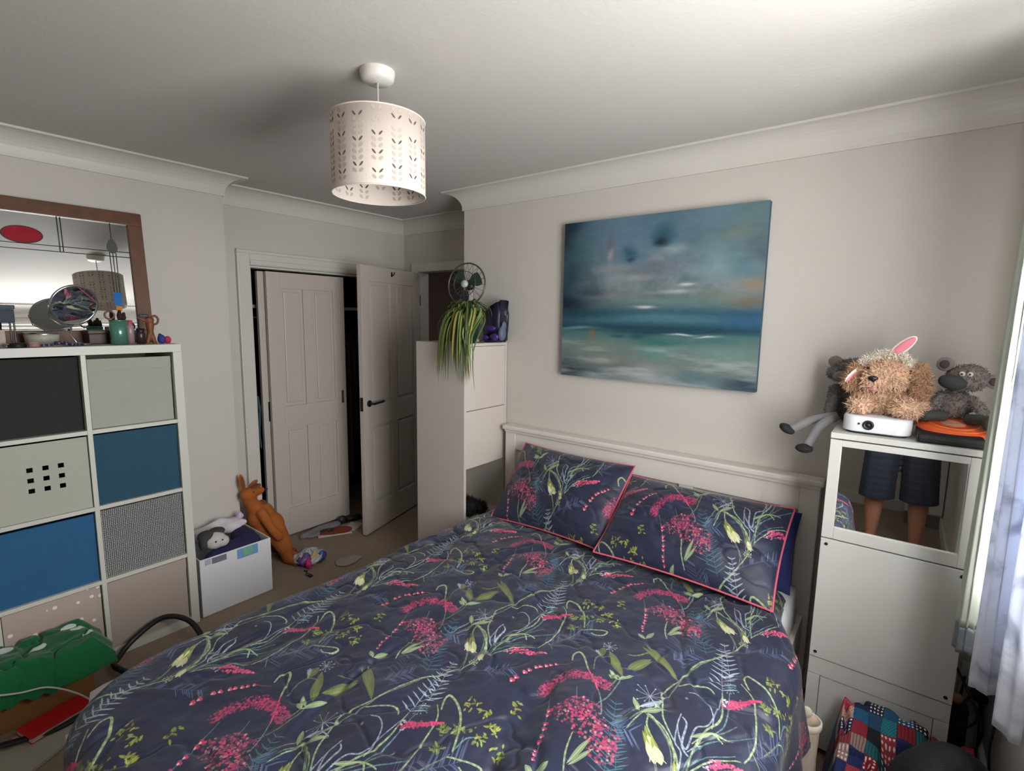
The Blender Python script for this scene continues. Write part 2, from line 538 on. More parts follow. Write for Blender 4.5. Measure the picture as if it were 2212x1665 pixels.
# ---- printed cotton: one repeat of the botanical print, drawn as strokes (mm on the cloth)
MOT=[('s','g',9,[(-909,882),(-931,918),(-926,937),(-891,926),(-853,899),(-821,859),(-793,807)]),
('s','g',7,[(-795,787),(-764,807),(-728,827),(-714,825),(-716,801),(-737,788),(-756,791)]),
('s','t',5,[(-793,807),(-793,856),(-773,882)]),
('s','g2',5,[(-793,798),(-807,741),(-822,696)]),
('s','g2',5,[(-901,716),(-934,648),(-968,586)]),
('s','t',5,[(-949,827),(-933,754),(-928,699),(-937,650)]),
('star','t',50,[(-955,850)]),
('s','g2',6,[(-1126,539),(-1117,576),(-1102,608),(-1065,637)]),
('s','g2',6,[(-1090,653),(-1079,705),(-1076,759),(-1076,801),(-1060,864),(-1047,914),(-1017,976),(-992,1015)]),
('s','g',7,[(-1072,756),(-1039,794),(-1002,807),(-982,794)]),
('star','w',85,[(-1119,657)]),
('s','w',5,[(-1119,657),(-1099,641),(-1068,640)]),
('leaf','o',26,[(-1314,725),(-1321,770)]),
('leaf','o',26,[(-1300,765),(-1223,694)]),
('leaf','o',24,[(-1224,718),(-1178,808)]),
('leaf','o',26,[(-1225,877),(-1083,783)]),
('leaf','g',16,[(-1215,652),(-1247,656)]),
('leaf','g',18,[(-1215,652),(-1189,712)]),
('leaf','g',14,[(-1221,654),(-1256,680)]),
('leaf','g',16,[(-1119,584),(-1152,619)]),
('leaf','g',18,[(-1113,584),(-1071,638)]),
('s','g2',5,[(-1223,589),(-1218,621),(-1218,650)]),
('snow','c',34,[(-1087,1197),(-1036,1133)]),
('s','g2',4,[(-1036,1133),(-1002,1081),(-983,1044)]),
('s','g',6,[(-1098,1235),(-1058,1230),(-1018,1200),(-991,1153)]),
('snow','c',26,[(-993,1152),(-966,1103)]),
('leaf','w',12,[(-1125,1252),(-1084,1315)]),
('s','g2',5,[(-1150,1164),(-1137,1213),(-1125,1252)]),
('s','w',6,[(-1028,1302),(-1020,1252),(-982,1203),(-983,1282),(-959,1320),(-960,1438)]),
('s','w',5,[(-976,1199),(-960,1238),(-953,1243)]),
('s','t',5,[(-971,1130),(-961,1220),(-929,1281),(-854,1368)]),
('fern','w',46,[(-960,882),(-1024,1048)]),
('fern2','d',50,[(-1057,962),(-1159,1185)]),
('ghost','gh',50,[(-992,1015),(-847,1139)]),
('ghost','gh2',80,[(-1093,850),(-1148,977)]),
('ghost','gh2',70,[(-863,674),(-829,741)]),
('s','w',5,[(-949,659),(-958,703),(-982,740),(-1014,757),(-1039,748)]),
('dot','w',9,[(-1036,718)]),
('s','g',6,[(-975,580),(-959,624),(-944,645),(-914,655),(-896,656)]),
('arch','p',60,[(-730,1115),(-731,1160),(-692,1218),(-636,1229),(-588,1226)]),
('umb','p',95,[(-631,1075),(-611,1104),(-568,1107),(-559,1060),(-511,1063),(-498,1030)]),
('s','t',5,[(-652,1167),(-627,1124)]),
('s','g',6,[(-581,1025),(-567,969),(-543,920)]),
('leaf','g',14,[(-550,947),(-535,1039)]),
('leaf','g',12,[(-545,946),(-517,1014)]),
('s','g',9,[(-732,1276),(-743,1303),(-734,1323),(-711,1311),(-668,1261)]),
('s','pk',6,[(-668,1261),(-628,1224),(-599,1196)]),
('s','t',5,[(-599,1196),(-567,1153),(-550,1121)]),
('s','g2',5,[(-579,1143),(-565,1182),(-567,1258),(-572,1277)]),
('leaf','g',14,[(-575,1282),(-608,1294)]),
('leaf','g',16,[(-575,1282),(-547,1331)]),
('leaf','o',28,[(-641,1359),(-576,1304)]),
('s','g2',5,[(-655,1272),(-673,1316),(-669,1345),(-641,1359)]),
('snow','w',18,[(-669,1345),(-697,1368)]),
('star','w',45,[(-671,1407)]),
('leaf','o',20,[(-577,1335),(-531,1422)]),
('leaf','o',18,[(-587,1475),(-466,1417)]),
('s','o',8,[(-605,1406),(-577,1420),(-554,1466)]),
('hearts','pk',17,[(-831,1097),(-820,1146),(-804,1184),(-784,1209),(-764,1234)]),
('s','br',4,[(-760,1237),(-724,1262)]),
('hearts','p',16,[(-674,1060),(-657,1017),(-644,979),(-636,941),(-624,913)]),
('s','t',3,[(-708,1115),(-677,1057),(-644,979),(-624,913)]),
('leaf','g',16,[(-599,875),(-630,888)]),
('leaf','g',18,[(-598,878),(-589,926)]),
('clus','y',52,[(-864,1599),(-808,1607),(-759,1673),(-758,1577),(-717,1542),(-781,1535)]),
('fern2','d',60,[(-460,1608),(-540,1839)]),
('fern','w',58,[(-325,1432),(-382,1633)]),
('s','g',7,[(-480,1129),(-470,1205),(-446,1277),(-458,1317),(-441,1398),(-420,1513),(-393,1569),(-374,1594),(-344,1664),(-331,1703)]),
('s','g',8,[(-456,1210),(-438,1206),(-390,1172),(-357,1143),(-328,1092)]),
('s','g',6,[(-454,1205),(-443,1171),(-410,1139)]),
('snow','c',34,[(-421,1147),(-374,1093)]),
('s','g',6,[(-450,1302),(-427,1239),(-408,1211),(-368,1173)]),
('s','w',7,[(-381,1264),(-366,1251),(-358,1198),(-349,1171),(-331,1159)]),
('s','g',7,[(-319,1107),(-326,1179),(-320,1258),(-305,1307),(-303,1353),(-325,1432)]),
('s','g',6,[(-315,1256),(-293,1267),(-275,1253)]),
('s','g',6,[(-318,1113),(-298,1154),(-273,1195),(-226,1233)]),
('s','g',6,[(-293,1510),(-258,1478),(-237,1432),(-211,1328),(-212,1271),(-218,1239)]),
('s','g',5,[(-212,1287),(-177,1261)]),
('s','w',5,[(-384,1883),(-370,1826),(-346,1802),(-331,1722)]),
('leaf','g',12,[(-346,1867),(-304,1913)]),
('star','g',30,[(-331,1703)]),
('s','t',4,[(-333,1750),(-301,1828),(-240,1888)]),
('s','g2',5,[(-491,1867),(-411,1837),(-365,1786),(-339,1706)]),
('snow','c',24,[(-445,1798),(-389,1735)]),
('s','g2',4,[(-389,1735),(-359,1690),(-349,1632)]),
('spike','p',40,[(-943,1426),(-869,1503)]),
('spike','pk',44,[(-920,1204),(-816,1257)]),
('ghost','gh',60,[(-484,1478),(-443,1556)]),
('ghost','gh',90,[(-850,1290),(-756,1467)]),
('clus','y2',30,[(-212,1453),(-189,1406),(-189,1485)]),
('ghost','gh',70,[(-519,1109),(-465,1123)])]
TS = 1024
LA, LB, LS = 0.64, 0.65, -0.03   # repeat of the print
def tile_px(x, y):
    i = x / LA
    j = (y - LS * i) / LB
    return i * TS, j * TS
PXM = TS / 0.645
tile = np.zeros((TS, TS, 3), dtype=np.float64)
yy, xx = np.mgrid[0:TS, 0:TS] / TS
def tn(f, seed):  # tileable mottling
    s = 0
    r = np.random.default_rng(seed)
    for k in range(14):
        a, b = r.integers(-f, f + 1, 2); ph = r.random() * 6.28
        s = s + np.cos(2 * PI * (a * xx + b * yy) + ph)
    return s / 14
mott = tn(3, 1) * 0.6 + tn(9, 2) * 0.4
mott2 = tn(4, 5)
tile[...] = (25, 30, 54)
tile += np.clip(mott, -1, 1)[..., None] * np.array([6, 9, 14]) + np.clip(mott2, -.5, 1)[..., None] * np.array([-3, 5, 8])
PAL = dict(g=(150, 170, 125), g2=(104, 122, 104), t=(96, 134, 134), w=(150, 160, 172), o=(108, 118, 66), c=(212, 212, 168),
           d=(62, 104, 116), gh=(86, 100, 132), gh2=(72, 72, 92), p=(200, 56, 104), pk=(228, 84, 122), br=(160, 90, 70),
           y=(138, 148, 62), y2=(108, 120, 58))
PAL = {k: tuple(c * .88 for c in v) for k, v in PAL.items()}
def paint(cx_, cy_, rad, fn, col, al=1.0):
    """alpha mask fn(dx,dy)->0..1 around a centre, wrapped round the repeat"""
    x0, x1, y0, y1 = int(cx_ - rad) - 1, int(cx_ + rad) + 2, int(cy_ - rad) - 1, int(cy_ + rad) + 2
    gx, gy = np.meshgrid(np.arange(x0, x1), np.arange(y0, y1))
    a = np.clip(fn(gx - cx_, gy - cy_), 0, 1) * al
    ix = np.ix_(np.arange(y0, y1) % TS, np.arange(x0, x1) % TS)
    tile[ix] = tile[ix] * (1 - a[..., None]) + np.array(col, dtype=float) * a[..., None]
def seg(ax, ay, bx_, by_, w0, w1, col, al=1.0):
    mx_, my_ = (ax + bx_) / 2, (ay + by_) / 2
    dx, dy = bx_ - ax, by_ - ay; LL = math.hypot(dx, dy) + 1e-6
    def fn(x, y):
        px_, py_ = x + mx_ - ax, y + my_ - ay
        t = np.clip((px_ * dx + py_ * dy) / (LL * LL), 0, 1)
        d = np.hypot(px_ - t * dx, py_ - t * dy)
        return (w0 + (w1 - w0) * t) / 2 - d + 0.8
    paint(mx_, my_, LL / 2 + max(w0, w1) + 2, fn, col, al)
def stroke(pts, w, col, al=0.78, taper=0.4):
    P = spline([(p[0], p[1], 0) for p in pts], 8 * len(pts)) if len(pts) > 2 else [Vector((p[0], p[1], 0)) for p in pts]
    for i in range(len(P) - 1):
        t = i / len(P)
        ww = w * (1 - taper * abs(2 * t - 1) ** 2)
        k = 1 + 0.16 * math.sin(i * 1.7)
        seg(P[i].x, P[i].y, P[i + 1].x, P[i + 1].y, ww, ww, [c * k for c in col], al)
def leafp(a, b, w, col, al=0.85):
    ax, ay, bx_, by_ = *a, *b
    dx, dy = bx_ - ax, by_ - ay; LL = math.hypot(dx, dy) + 1e-6; ux, uy = dx / LL, dy / LL
    def fn(x, y):
        px_, py_ = x + dx / 2, y + dy / 2
        s = (px_ * ux + py_ * uy) / LL; q = np.abs(-px_ * uy + py_ * ux)
        return np.where((s > 0) & (s < 1), w / 2 * np.sin(PI * np.clip(s, 0, 1)) ** 0.8 - q + 0.6, 0)
    paint((ax + bx_) / 2, (ay + by_) / 2, LL / 2 + w, fn, col, al)
    seg(ax, ay, bx_, by_, 1.6, 1.0, [min(255, c * 1.35) for c in col], 0.7)
def disc(x, y, r, col, al=0.9):
    paint(x, y, r + 2, lambda a, b: r - np.hypot(a, b) + 0.6, col, al)
rr = random.Random(3)
def jit(col, k=0.25):
    f = 1 + rr.uniform(-k, k); return [min(255, c * f + rr.uniform(-12, 12)) for c in col]
order = {'ghost': 0, 'fern2': 1, 's': 3, 'leaf': 4}
for kind, ck, w, pts in sorted(MOT, key=lambda q: order.get(q[0], 5)):
    P = [tile_px(x / 1000, y / 1000) for x, y in pts]
    col = PAL[ck]; wp = w / 1000 * PXM
    a, b = P[0], P[-1]
    dx, dy = b[0] - a[0], b[1] - a[1]; LL = math.hypot(dx, dy) + 1e-6; ux, uy = dx / LL, dy / LL
    if kind == 's': stroke(P, wp * 0.8, col)
    elif kind == 'leaf': leafp(a, b, wp, col)
    elif kind == 'star':
        for k in range(11):
            an = 2 * PI * k / 11 + rr.uniform(-.2, .2); r1 = wp / 2 * rr.uniform(.6, 1.1)
            ex, ey = a[0] + r1 * math.cos(an), a[1] + r1 * math.sin(an)
            seg(a[0], a[1], ex, ey, 3.5, 2.5, col, 0.8); disc(ex, ey, 4, [min(255, c * 1.15) for c in col], .8)
    elif kind == 'snow':
        leafp(a, b, wp * 0.55, PAL['y']); leafp((a[0] + dx * .35, a[1] + dy * .35), (b[0] + ux * 8, b[1] + uy * 8), wp * 0.8, col)
        for s in (-1, 1):
            seg(a[0] + dx * .7, a[1] + dy * .7, b[0] - uy * s * wp * .4, b[1] + ux * s * wp * .4, 5, 3, col)
    elif kind in ('fern', 'fern2'):
        nlf = 9 if kind == 'fern' else 13
        seg(a[0], a[1], b[0], b[1], 3, 2, col, .8)
        for k in range(nlf):
            t = (k + .5) / nlf; ll = wp * (0.9 - 0.55 * t)
            for s in (-1, 1):
                ox, oy = a[0] + dx * t, a[1] + dy * t
                leafp((ox, oy), (ox + (-uy * s * .85 + ux * .45) * ll, oy + (ux * s * .85 + uy * .45) * ll), 9 if kind == 'fern' else 7, col, .8 if kind == 'fern' else .6)
    elif kind == 'ghost':
        for k in range(26):
            t = rr.random(); ll = wp * rr.uniform(.4, .8)
            s = rr.choice((-1, 1)); ox, oy = a[0] + dx * t, a[1] + dy * t
            leafp((ox, oy), (ox + (-uy * s * .8 + ux * .6) * ll, oy + (ux * s * .8 + uy * .6) * ll), 8, col, .28)
        seg(a[0], a[1], b[0], b[1], 7, 2, col, .5)
    elif kind == 'dot': disc(a[0], a[1], wp / 2, col, .7)
    elif kind == 'hearts':
        Q = spline([(p[0], p[1], 0) for p in P], 4 * len(P))
        nn = 9
        for k in range(nn):
            q = Q[int(k * (len(Q) - 1) / (nn - 1))]; r = wp * .30 * (1.1 - .05 * k)
            for s in (-1, 1): disc(q.x + s * r * .75, q.y, r, jit(col, .12))
            disc(q.x, q.y - r, r * .7, [250, 190, 190], .8)
    elif kind == 'arch':
        Q = spline([(p[0], p[1], 0) for p in P], 60)
        for q in Q:
            for k in range(9):
                disc(q.x + rr.uniform(-.3, .3) * wp, q.y + rr.uniform(-.32, .32) * wp, rr.uniform(3, 6.5), jit(col), .55)
    elif kind == 'umb':
        for i in range(len(P)):
            for k in range(85):
                an = rr.uniform(0, 6.28); r1 = wp * .42 * math.sqrt(rr.random())
                c2 = col if rr.random() > .18 else (200, 150, 130)
                disc(P[i][0] + r1 * math.cos(an), P[i][1] + r1 * math.sin(an), rr.uniform(3.5, 7), jit(c2), .55)
    elif kind == 'spike':
        for k in range(170):
            t = rr.random() ** 1.3; ww = wp * .5 * (1 - t) ** .7
            disc(a[0] + dx * t - uy * rr.uniform(-1, 1) * ww, a[1] + dy * t + ux * rr.uniform(-1, 1) * ww, rr.uniform(3, 6), jit(col), .75)
        for k in range(14):
            disc(a[0] + rr.uniform(-.3, .3) * wp, a[1] + rr.uniform(-.5, .5) * wp, 4, (190, 180, 190), .7)
    elif kind == 'clus':
        for i in range(len(P)):
            for k in range(16):
                an = rr.uniform(0, 6.28); r1 = wp * .42 * math.sqrt(rr.random())
                ox, oy = P[i][0] + r1 * math.cos(an), P[i][1] + r1 * math.sin(an); a2 = rr.uniform(0, 6.28); ll = rr.uniform(14, 26)
                leafp((ox, oy), (ox + ll * math.cos(a2), oy + ll * math.sin(a2)), 11, jit(col, .2), .75)
tile_img = np.clip(tile, 0, 255)[::-1]
m_print = image_mat('floral_cotton_print', tile_img, 0.5, 0.25, 500, 0.12)

def uv_bed(x, y):
    i = x / LA
    return np.stack([i, (y - LS * i) / LB], -1)

# ---- duvet
nx, ny = 440, 520
u = np.linspace(-2.10, 0.10, nx); v = np.linspace(-0.08, 2.20, ny)
Xc, Yc = np.meshgrid(u, v, indexing='ij')
ix0, ix1, iy0, iy1, rc = -1.745, -0.245, 0.30, 2.60, 0.20     # inner flat region, rounded at the foot
qx = np.clip(Xc, ix0 + rc, ix1 - rc); qy = np.clip(Yc, iy0 + rc, iy1)
dxx, dyy = Xc - qx, Yc - qy
dist = np.hypot(dxx, dyy) + 1e-9
nxn, nyn = dxx / dist, dyy / dist
e = np.maximum(dist - rc, 0)
r0 = 0.085
ang_ = np.clip(e / r0, 0, PI / 2)
over = np.maximum(e - r0 * PI / 2, 0)
aa = np.arctan2(nyn, nxn)
run = np.where(np.abs(dyy) > np.abs(dxx), Xc, Yc)
flute = (np.sin(run * 24 + 2.2 * fbm(run * 4, over * 3, 8)) * 0.5 + np.sin(run * 11 + 1.3) * .5)
outw = r0 * np.sin(ang_) + over * 0.10 + flute * np.clip(over * 0.16, 0, 0.03)
down = r0 * (1 - np.cos(ang_)) + over
bx_ = np.where(e > 0, qx + nxn * (rc + outw), Xc)
by_ = np.where(e > 0, qy + nyn * (rc + outw), Yc)
puff = 0.045 * np.clip(fbm(Xc * 3.1 + 3, Yc * 2.7, 1, 3) - 0.35, -0.2, 1)
cre = np.abs(fbm(Xc * 3.6 + 9 + Yc * 0.8, Yc * 2.4, 4, 3) - 0.45)
cre2 = np.abs(fbm(Xc * 6 - Yc * 3, Yc * 5 + 2 + Xc * 2, 21, 3) - 0.46)
fine = 0.010 * fbm(Xc * 22, Yc * 18, 33, 3)
edge_soft = np.clip(1 - over / 0.08, 0.2, 1)
Z = 0.545 + puff - 0.010 * np.exp(-(cre / 0.03) ** 2) - 0.006 * np.exp(-(cre2 / 0.022) ** 2) + fine
Z = Z + 0.025 * np.exp(-((Xc + 0.55) / .25) ** 2 - ((Yc - 1.15) / .22) ** 2) - 0.02 * np.exp(-((Xc + 0.72) / .06) ** 2 - ((Yc - 1.0) / .25) ** 2)
# sunk where the pillows rest
Z = Z - 0.02 * np.clip((Yc - 1.95) / .25, 0, 1)
zz = 0.545 + (Z - 0.545) * edge_soft - down
zz = np.maximum(zz, 0.10 + 0.01 * flute)
hs_ = np.clip((by_ - 1.72) / .36, 0, 1); hs_ = hs_ * hs_ * (3 - 2 * hs_)
bx_ = bx_ - hs_ * 0.115 * np.clip((bx_ + 0.55) / .40, 0, 1)      # drawn in towards the head on the window side
Pd = np.stack([bx_, by_, zz], -1)
me = grid_mesh('duvet', Pd, uv_bed(Xc, Yc))
dv = obj_me('duvet', me, m_print, None, True, label='dark navy duvet printed with pink flowers and green stems spread over the bed', cat='duvet')
md = dv.modifiers.new('thickness', 'SOLIDIFY'); md.thickness = 0.022; md.offset = -1

# ---- pillows
m_pipe = mat('pink_piping', (196, 84, 104), 0.7, 0.1, 40)
def pillow(name, cx, cy, cz, w, h, t, tilt, yaw, roll, m, label, uvoff=(0, 0), piping=True, seed=0, cat='pillow', group=None, uvs=1.0, sag=(0, 0, 0, 0)):
    n_ = 90
    s = np.linspace(-1, 1, n_)
    A, B = np.meshgrid(s, s, indexing='ij')
    pinch = 0.055
    ww = w / 2 * (1 - pinch * (1 - B ** 2) * 0.6 - 0.0)
    hh = h / 2 * (1 - pinch * (1 - A ** 2) * 1.2)
    X = A * ww; Y = B * hh
    prof_ = (np.clip(1 - np.abs(A) ** 2.6, 0, 1) ** 0.62) * (np.clip(1 - np.abs(B) ** 2.4, 0, 1) ** 0.62)
    wr = (fbm(A * 3 + seed, B * 3, seed, 3) - .45) * .35
    cr_ = np.exp(-(np.abs(fbm(A * 2.5 + B * 1.5 + seed * 2, B * 2.2, seed + 5, 3) - .45) / .03) ** 2) * .10
    edge = np.clip(1 - np.maximum(np.abs(A), np.abs(B)) ** 8, 0, 1)
    T = t / 2 * prof_ * (1 + wr - cr_) * 1.0
    sagz = (sag[0] * (1 - A) * (1 - B) + sag[1] * (1 + A) * (1 - B) + sag[2] * (1 + A) * (1 + B) + sag[3] * (1 - A) * (1 + B)) / 4
    top = np.stack([X, Y, T + sagz], -1); bot = np.stack([X, Y, -T * 0.8 + sagz], -1)
    UV = uv_bed(X * uvs + uvoff[0], Y * uvs + uvoff[1])
    P = np.concatenate([top, bot[::-1]], 0); U = np.concatenate([UV, UV[::-1]], 0)
    root = thing(name, label, cat, (cx, cy, cz), 0, group)
    root.rotation_euler = (tilt, roll, yaw)
    o = obj_me('pillowcase', grid_mesh(name, P, U, closed_u=True), m, root, True)
    if piping:
        per = []
        for i in range(n_): per.append(top[i, 0] * .5 + bot[i, 0] * .5)
        for i in range(n_): per.append(top[-1, i] * .5 + bot[-1, i] * .5)
        for i in range(n_): per.append(top[n_ - 1 - i, -1] * .5 + bot[n_ - 1 - i, -1] * .5)
        for i in range(n_): per.append(top[0, n_ - 1 - i] * .5 + bot[0, n_ - 1 - i] * .5)
        q = []
        for p in per:
            if not q or np.linalg.norm(p - q[-1]) > 0.004: q.append(p)
        if np.linalg.norm(q[0] - q[-1]) < .004: q.pop()
        obj('piping', tube(new(), [Vector(p) for p in q], 0.0042, 6, closed=True), m_pipe, root, True)
    return root
pillow('pillow', -0.665, 2.145, 0.715, 0.73, 0.47, 0.17, math.radians(34), math.radians(1), 0, m_print,
       'floral pillow with pink piping nearest the white mirrored cabinet, leaning on the headboard', (0.06, 0.44), seed=2, sag=(0, -.02, 0, 0))
pillow('pillow', -1.37, 2.185, 0.725, 0.69, 0.47, 0.17, math.radians(41), math.radians(-3), math.radians(-2), m_print,
       'floral pillow nearest the tall white cabinet, its corner pointing up at the headboard', (-0.74 + .33, 0.50), seed=5, sag=(-.03, -.02, .0, .04))
m_navy = mat('navy_cotton', (22, 34, 88), 0.8, 0.1, 12, 0.2, 200)
pillow('pillow', -0.63, 2.318, 0.665, 0.70, 0.34, 0.10, math.radians(66), 0, 0, m_navy,
       'plain navy blue pillow tucked behind the floral pillow on the window side', piping=False, seed=9)

# ------------------------------------------------------------------ painting on canvas
hC, wC = 420, 520
ty, tx_ = np.mgrid[0:hC, 0:wC]
s_ = tx_ / wC; t_ = ty / hC
img = np.zeros((hC, wC, 3))
stops = [(0, (88, 120, 138)), (.25, (96, 122, 138)), (.45, (112, 126, 130)), (.54, (84, 112, 120)), (.58, (40, 80, 100)), (.62, (66, 110, 122)), (.67, (18, 62, 80)), (.70, (70, 110, 112)), (.80, (104, 126, 122)), (.90, (116, 128, 124)), (1, (120, 130, 136))]
for c in range(3):
    img[..., c] = np.interp(t_, [q[0] for q in stops], [q[1][c] for q in stops])
B_ = [(0, .05, .12, .25, (4, 30, 42), .95), (.02, .40, .10, .2, (12, 50, 70), .75), (0, .52, .22, .07, (4, 22, 40), .9), (.15, .2, .12, .15, (60, 96, 100), .6),
      (.35, .1, .25, .12, (88, 112, 136), .7), (.72, .06, .3, .10, (102, 134, 150), .7), (.95, .05, .1, .12, (92, 118, 116), .8), (.88, .15, .10, .05, (108, 122, 112), .8),
      (.56, .13, .06, .08, (30, 78, 92), .75), (.55, .165, .035, .025, (4, 36, 48), .95), (.37, .22, .04, .05, (36, 84, 108), .8), (.38, .26, .02, .015, (14, 52, 78), .8),
      (.60, .21, .08, .03, (150, 166, 164), .8), (.52, .25, .06, .03, (144, 152, 156), .6), (.27, .16, .03, .09, (98, 100, 116), .7), (.275, .22, .015, .04, (168, 158, 162), .8),
      (.30, .30, .12, .03, (146, 148, 152), .7), (.42, .36, .12, .025, (156, 156, 160), .8), (.58, .31, .14, .05, (118, 118, 130), .7), (.80, .25, .14, .10, (122, 150, 156), .7),
      (.76, .35, .16, .05, (128, 154, 162), .7), (.66, .38, .03, .03, (84, 110, 116), .8), (.92, .33, .07, .06, (76, 120, 130), .6), (.96, .43, .06, .04, (150, 132, 104), .8),
      (.93, .52, .10, .03, (124, 98, 74), .75), (.82, .48, .1, .03, (122, 132, 112), .6), (.60, .45, .10, .012, (176, 184, 186), .85), (.66, .42, .05, .01, (204, 210, 212), .9),
      (.25, .47, .14, .02, (150, 140, 144), .6), (.18, .45, .1, .04, (40, 60, 80), .6), (.48, .54, .06, .012, (208, 204, 200), .95), (.52, .50, .22, .02, (112, 142, 130), .6),
      (.55, .60, .25, .03, (74, 124, 134), .8), (.93, .62, .15, .05, (34, 86, 128), .8), (.08, .60, .2, .04, (20, 62, 76), .7), (.1, .68, .16, .012, (148, 168, 168), .7),
      (.6, .69, .35, .018, (8, 52, 70), .8), (.66, .70, .07, .007, (206, 212, 210), .9), (.77, .715, .05, .006, (220, 222, 218), .95), (.35, .72, .05, .012, (20, 64, 74), .7),
      (.47, .72, .06, .02, (18, 72, 78), .8), (.20, .72, .025, .035, (140, 108, 70), .7), (.58, .75, .12, .02, (24, 100, 96), .7), (.80, .74, .10, .02, (44, 96, 100), .7),
      (.2, .80, .2, .05, (124, 132, 124), .7), (.55, .83, .06, .03, (70, 140, 124), .6), (.55, .79, .1, .015, (130, 166, 164), .7), (.25, .88, .1, .02, (158, 154, 146), .8),
      (.35, .90, .08, .03, (100, 102, 98), .7), (.85, .80, .15, .06, (112, 146, 142), .6), (.5, .96, .12, .07, (158, 164, 168), .85), (.02, .96, .2, .06, (36, 50, 66), .9),
      (.0, .88, .08, .06, (70, 84, 84), .6), (1.0, .97, .16, .08, (34, 58, 74), .9), (.75, .95, .10, .05, (84, 116, 122), .8), (.8, .98, .05, .02, (120, 150, 158), .6)]
wv = (fbm(s_ * 3.5, t_ * 4, 27, 3) - .45) * .5; ag = np.arctan2(.66 - t_ + wv * .5, (s_ - .56) * .9 + wv * .6); rd = np.hypot(s_ - .56, t_ - .60)
sw = fbm(ag * 3.2 + 3, rd * 5.5, 15, 4); sk_ = np.clip((.53 - t_) / .12, 0, 1)
bright = np.clip((sw - .46) * 5, 0, 1) * sk_ * np.clip(rd * 4, 0, 1) * np.clip(1.25 - rd * 1.6, 0, 1)
img = img + bright[..., None] * (np.array((178, 182, 186)) - img) * .5
img = img * (1 - .22 * (np.clip((.42 - sw) * 5, 0, 1) * sk_)[..., None])
warp = (fbm(s_ * 5, t_ * 9, 3) - .45) * .10; warp2 = (fbm(s_ * 6 + 4, t_ * 10, 8) - .45) * .06
for (a, b, ra, rb, c, al) in B_:
    g = np.exp(-(((s_ + warp - a) / ra) ** 2 + ((t_ + warp2 * .5 - b) / rb) ** 2) * 1.25) * al
    img = img * (1 - g[..., None]) + np.array(c) * g[..., None]
img *= 0.93
sw2 = fbm(s_ * 5, t_ * 26, 19, 4); lowm = np.clip((t_ - .72) / .08, 0, 1)
img = img + ((np.clip((sw2 - .5) * 4, 0, 1) * lowm)[..., None]) * (np.array((176, 184, 182)) - img) * .5
img = np.clip(img + (fbm(s_ * 30, t_ * 60, 5)[..., None] - .47) * 12, 0, 255)
m_paint = image_mat('seascape_oil_paint', img, 0.5, 0.3, 120)
cv = thing('canvas_painting', 'unframed canvas seascape in blue and teal with stormy clouds on the back wall', 'painting', (-1.02, 2.468, 1.31))
bm = new(); bx(bm, -0.51, -0.036, 0.0, 0.51, -0.002, 0.825, 0.002)
obj('stretcher', bm, mat('canvas_edge', (52, 84, 96), .8, .3, 12), cv)
P = np.zeros((2, 2, 3)); U = np.zeros((2, 2, 2))
for i, x in enumerate((-0.5105, 0.5105)):
    for j, z in enumerate((-0.0005, 0.8255)):
        P[i, j] = (x, -0.0368, z); U[i, j] = (i, j)
obj_me('painted_face', grid_mesh('painted_face', P, U), m_paint, cv)

# ------------------------------------------------------------------ pendant lamp
m_shade = mat('cream_lamp_shade', (212, 200, 190), 0.75, 0.03, 14, 0.1, 200)
m_shin = mat('cream_shade_lining', (226, 214, 190), 0.7, 0.03, 14)
m_rose = mat('white_bakelite', (206, 202, 196), 0.4, 0.02, 9)
lm = thing('pendant_lamp', 'cream drum lampshade with grey leaf pattern hanging from the ceiling rose', 'lamp', (-1.44, 1.12, CE))
lathe_b = lathe(new(), [(0.001, -0.036), (0.044, -0.034), (0.052, -0.026), (0.056, -0.008), (0.056, 0.0)], 32)
obj('ceiling_rose', lathe_b, m_rose, lm, True)
obj('cord', tube(new(), [(0, 0, -0.03), (0.001, 0, -0.18), (0, 0, -0.215)], 0.0032, 8), m_rose, lm, True)
RS, Z0, Z1 = 0.152, 2.022 - CE, 2.258 - CE
bm = lathe(new(), [(RS, Z0), (RS, Z1), (RS - 0.002, Z1), (RS - 0.002, Z0), (RS, Z0)], 72)
sh = obj('lamp_shade', bm, m_shade, lm, True)
for z in (Z0, Z1):
    bm = new(); tube(bm, [((RS - .0005) * math.cos(2 * PI * k / 72), (RS - .0005) * math.sin(2 * PI * k / 72), z) for k in range(72)], 0.0024, 6, closed=True)
    obj('shade_ring', bm, m_shade, lm, True)
bm = new()
for k in range(3):
    a = 2 * PI * k / 3 + .3
    tube(bm, [(0, 0, Z1 - 0.03), (RS * .6 * math.cos(a), RS * .6 * math.sin(a), Z1 - 0.008), ((RS - .002) * math.cos(a), (RS - .002) * math.sin(a), Z1 - .002)], 0.0018, 6)
obj('spider_frame', bm, m_rose, lm, True)
obj('bulb_holder', lathe(new(), [(0.001, Z1 + .005), (0.016, Z1), (0.018, Z1 - 0.03), (0.018, Z1 - .06), (.001, Z1 - .062)], 20), m_rose, lm, True)
obj('bulb', lathe(new(), [(0.012, Z1 - .06), (0.014, Z1 - .075), (0.028, Z1 - .105), (0.030, Z1 - .125), (0.020, Z1 - .15), (.001, Z1 - .158)], 20), mat('bulb_glass', (225, 225, 220), .2), lm, True)
m_lf1 = mat('leaf_cutout_shade', (88, 80, 72), 0.8); m_lf2 = mat('shade_leaf_pale', (176, 164, 152), 0.8)  # dark leaves paint the shade inside the cut-outs, pale ones are print
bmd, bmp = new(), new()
ncol = 16
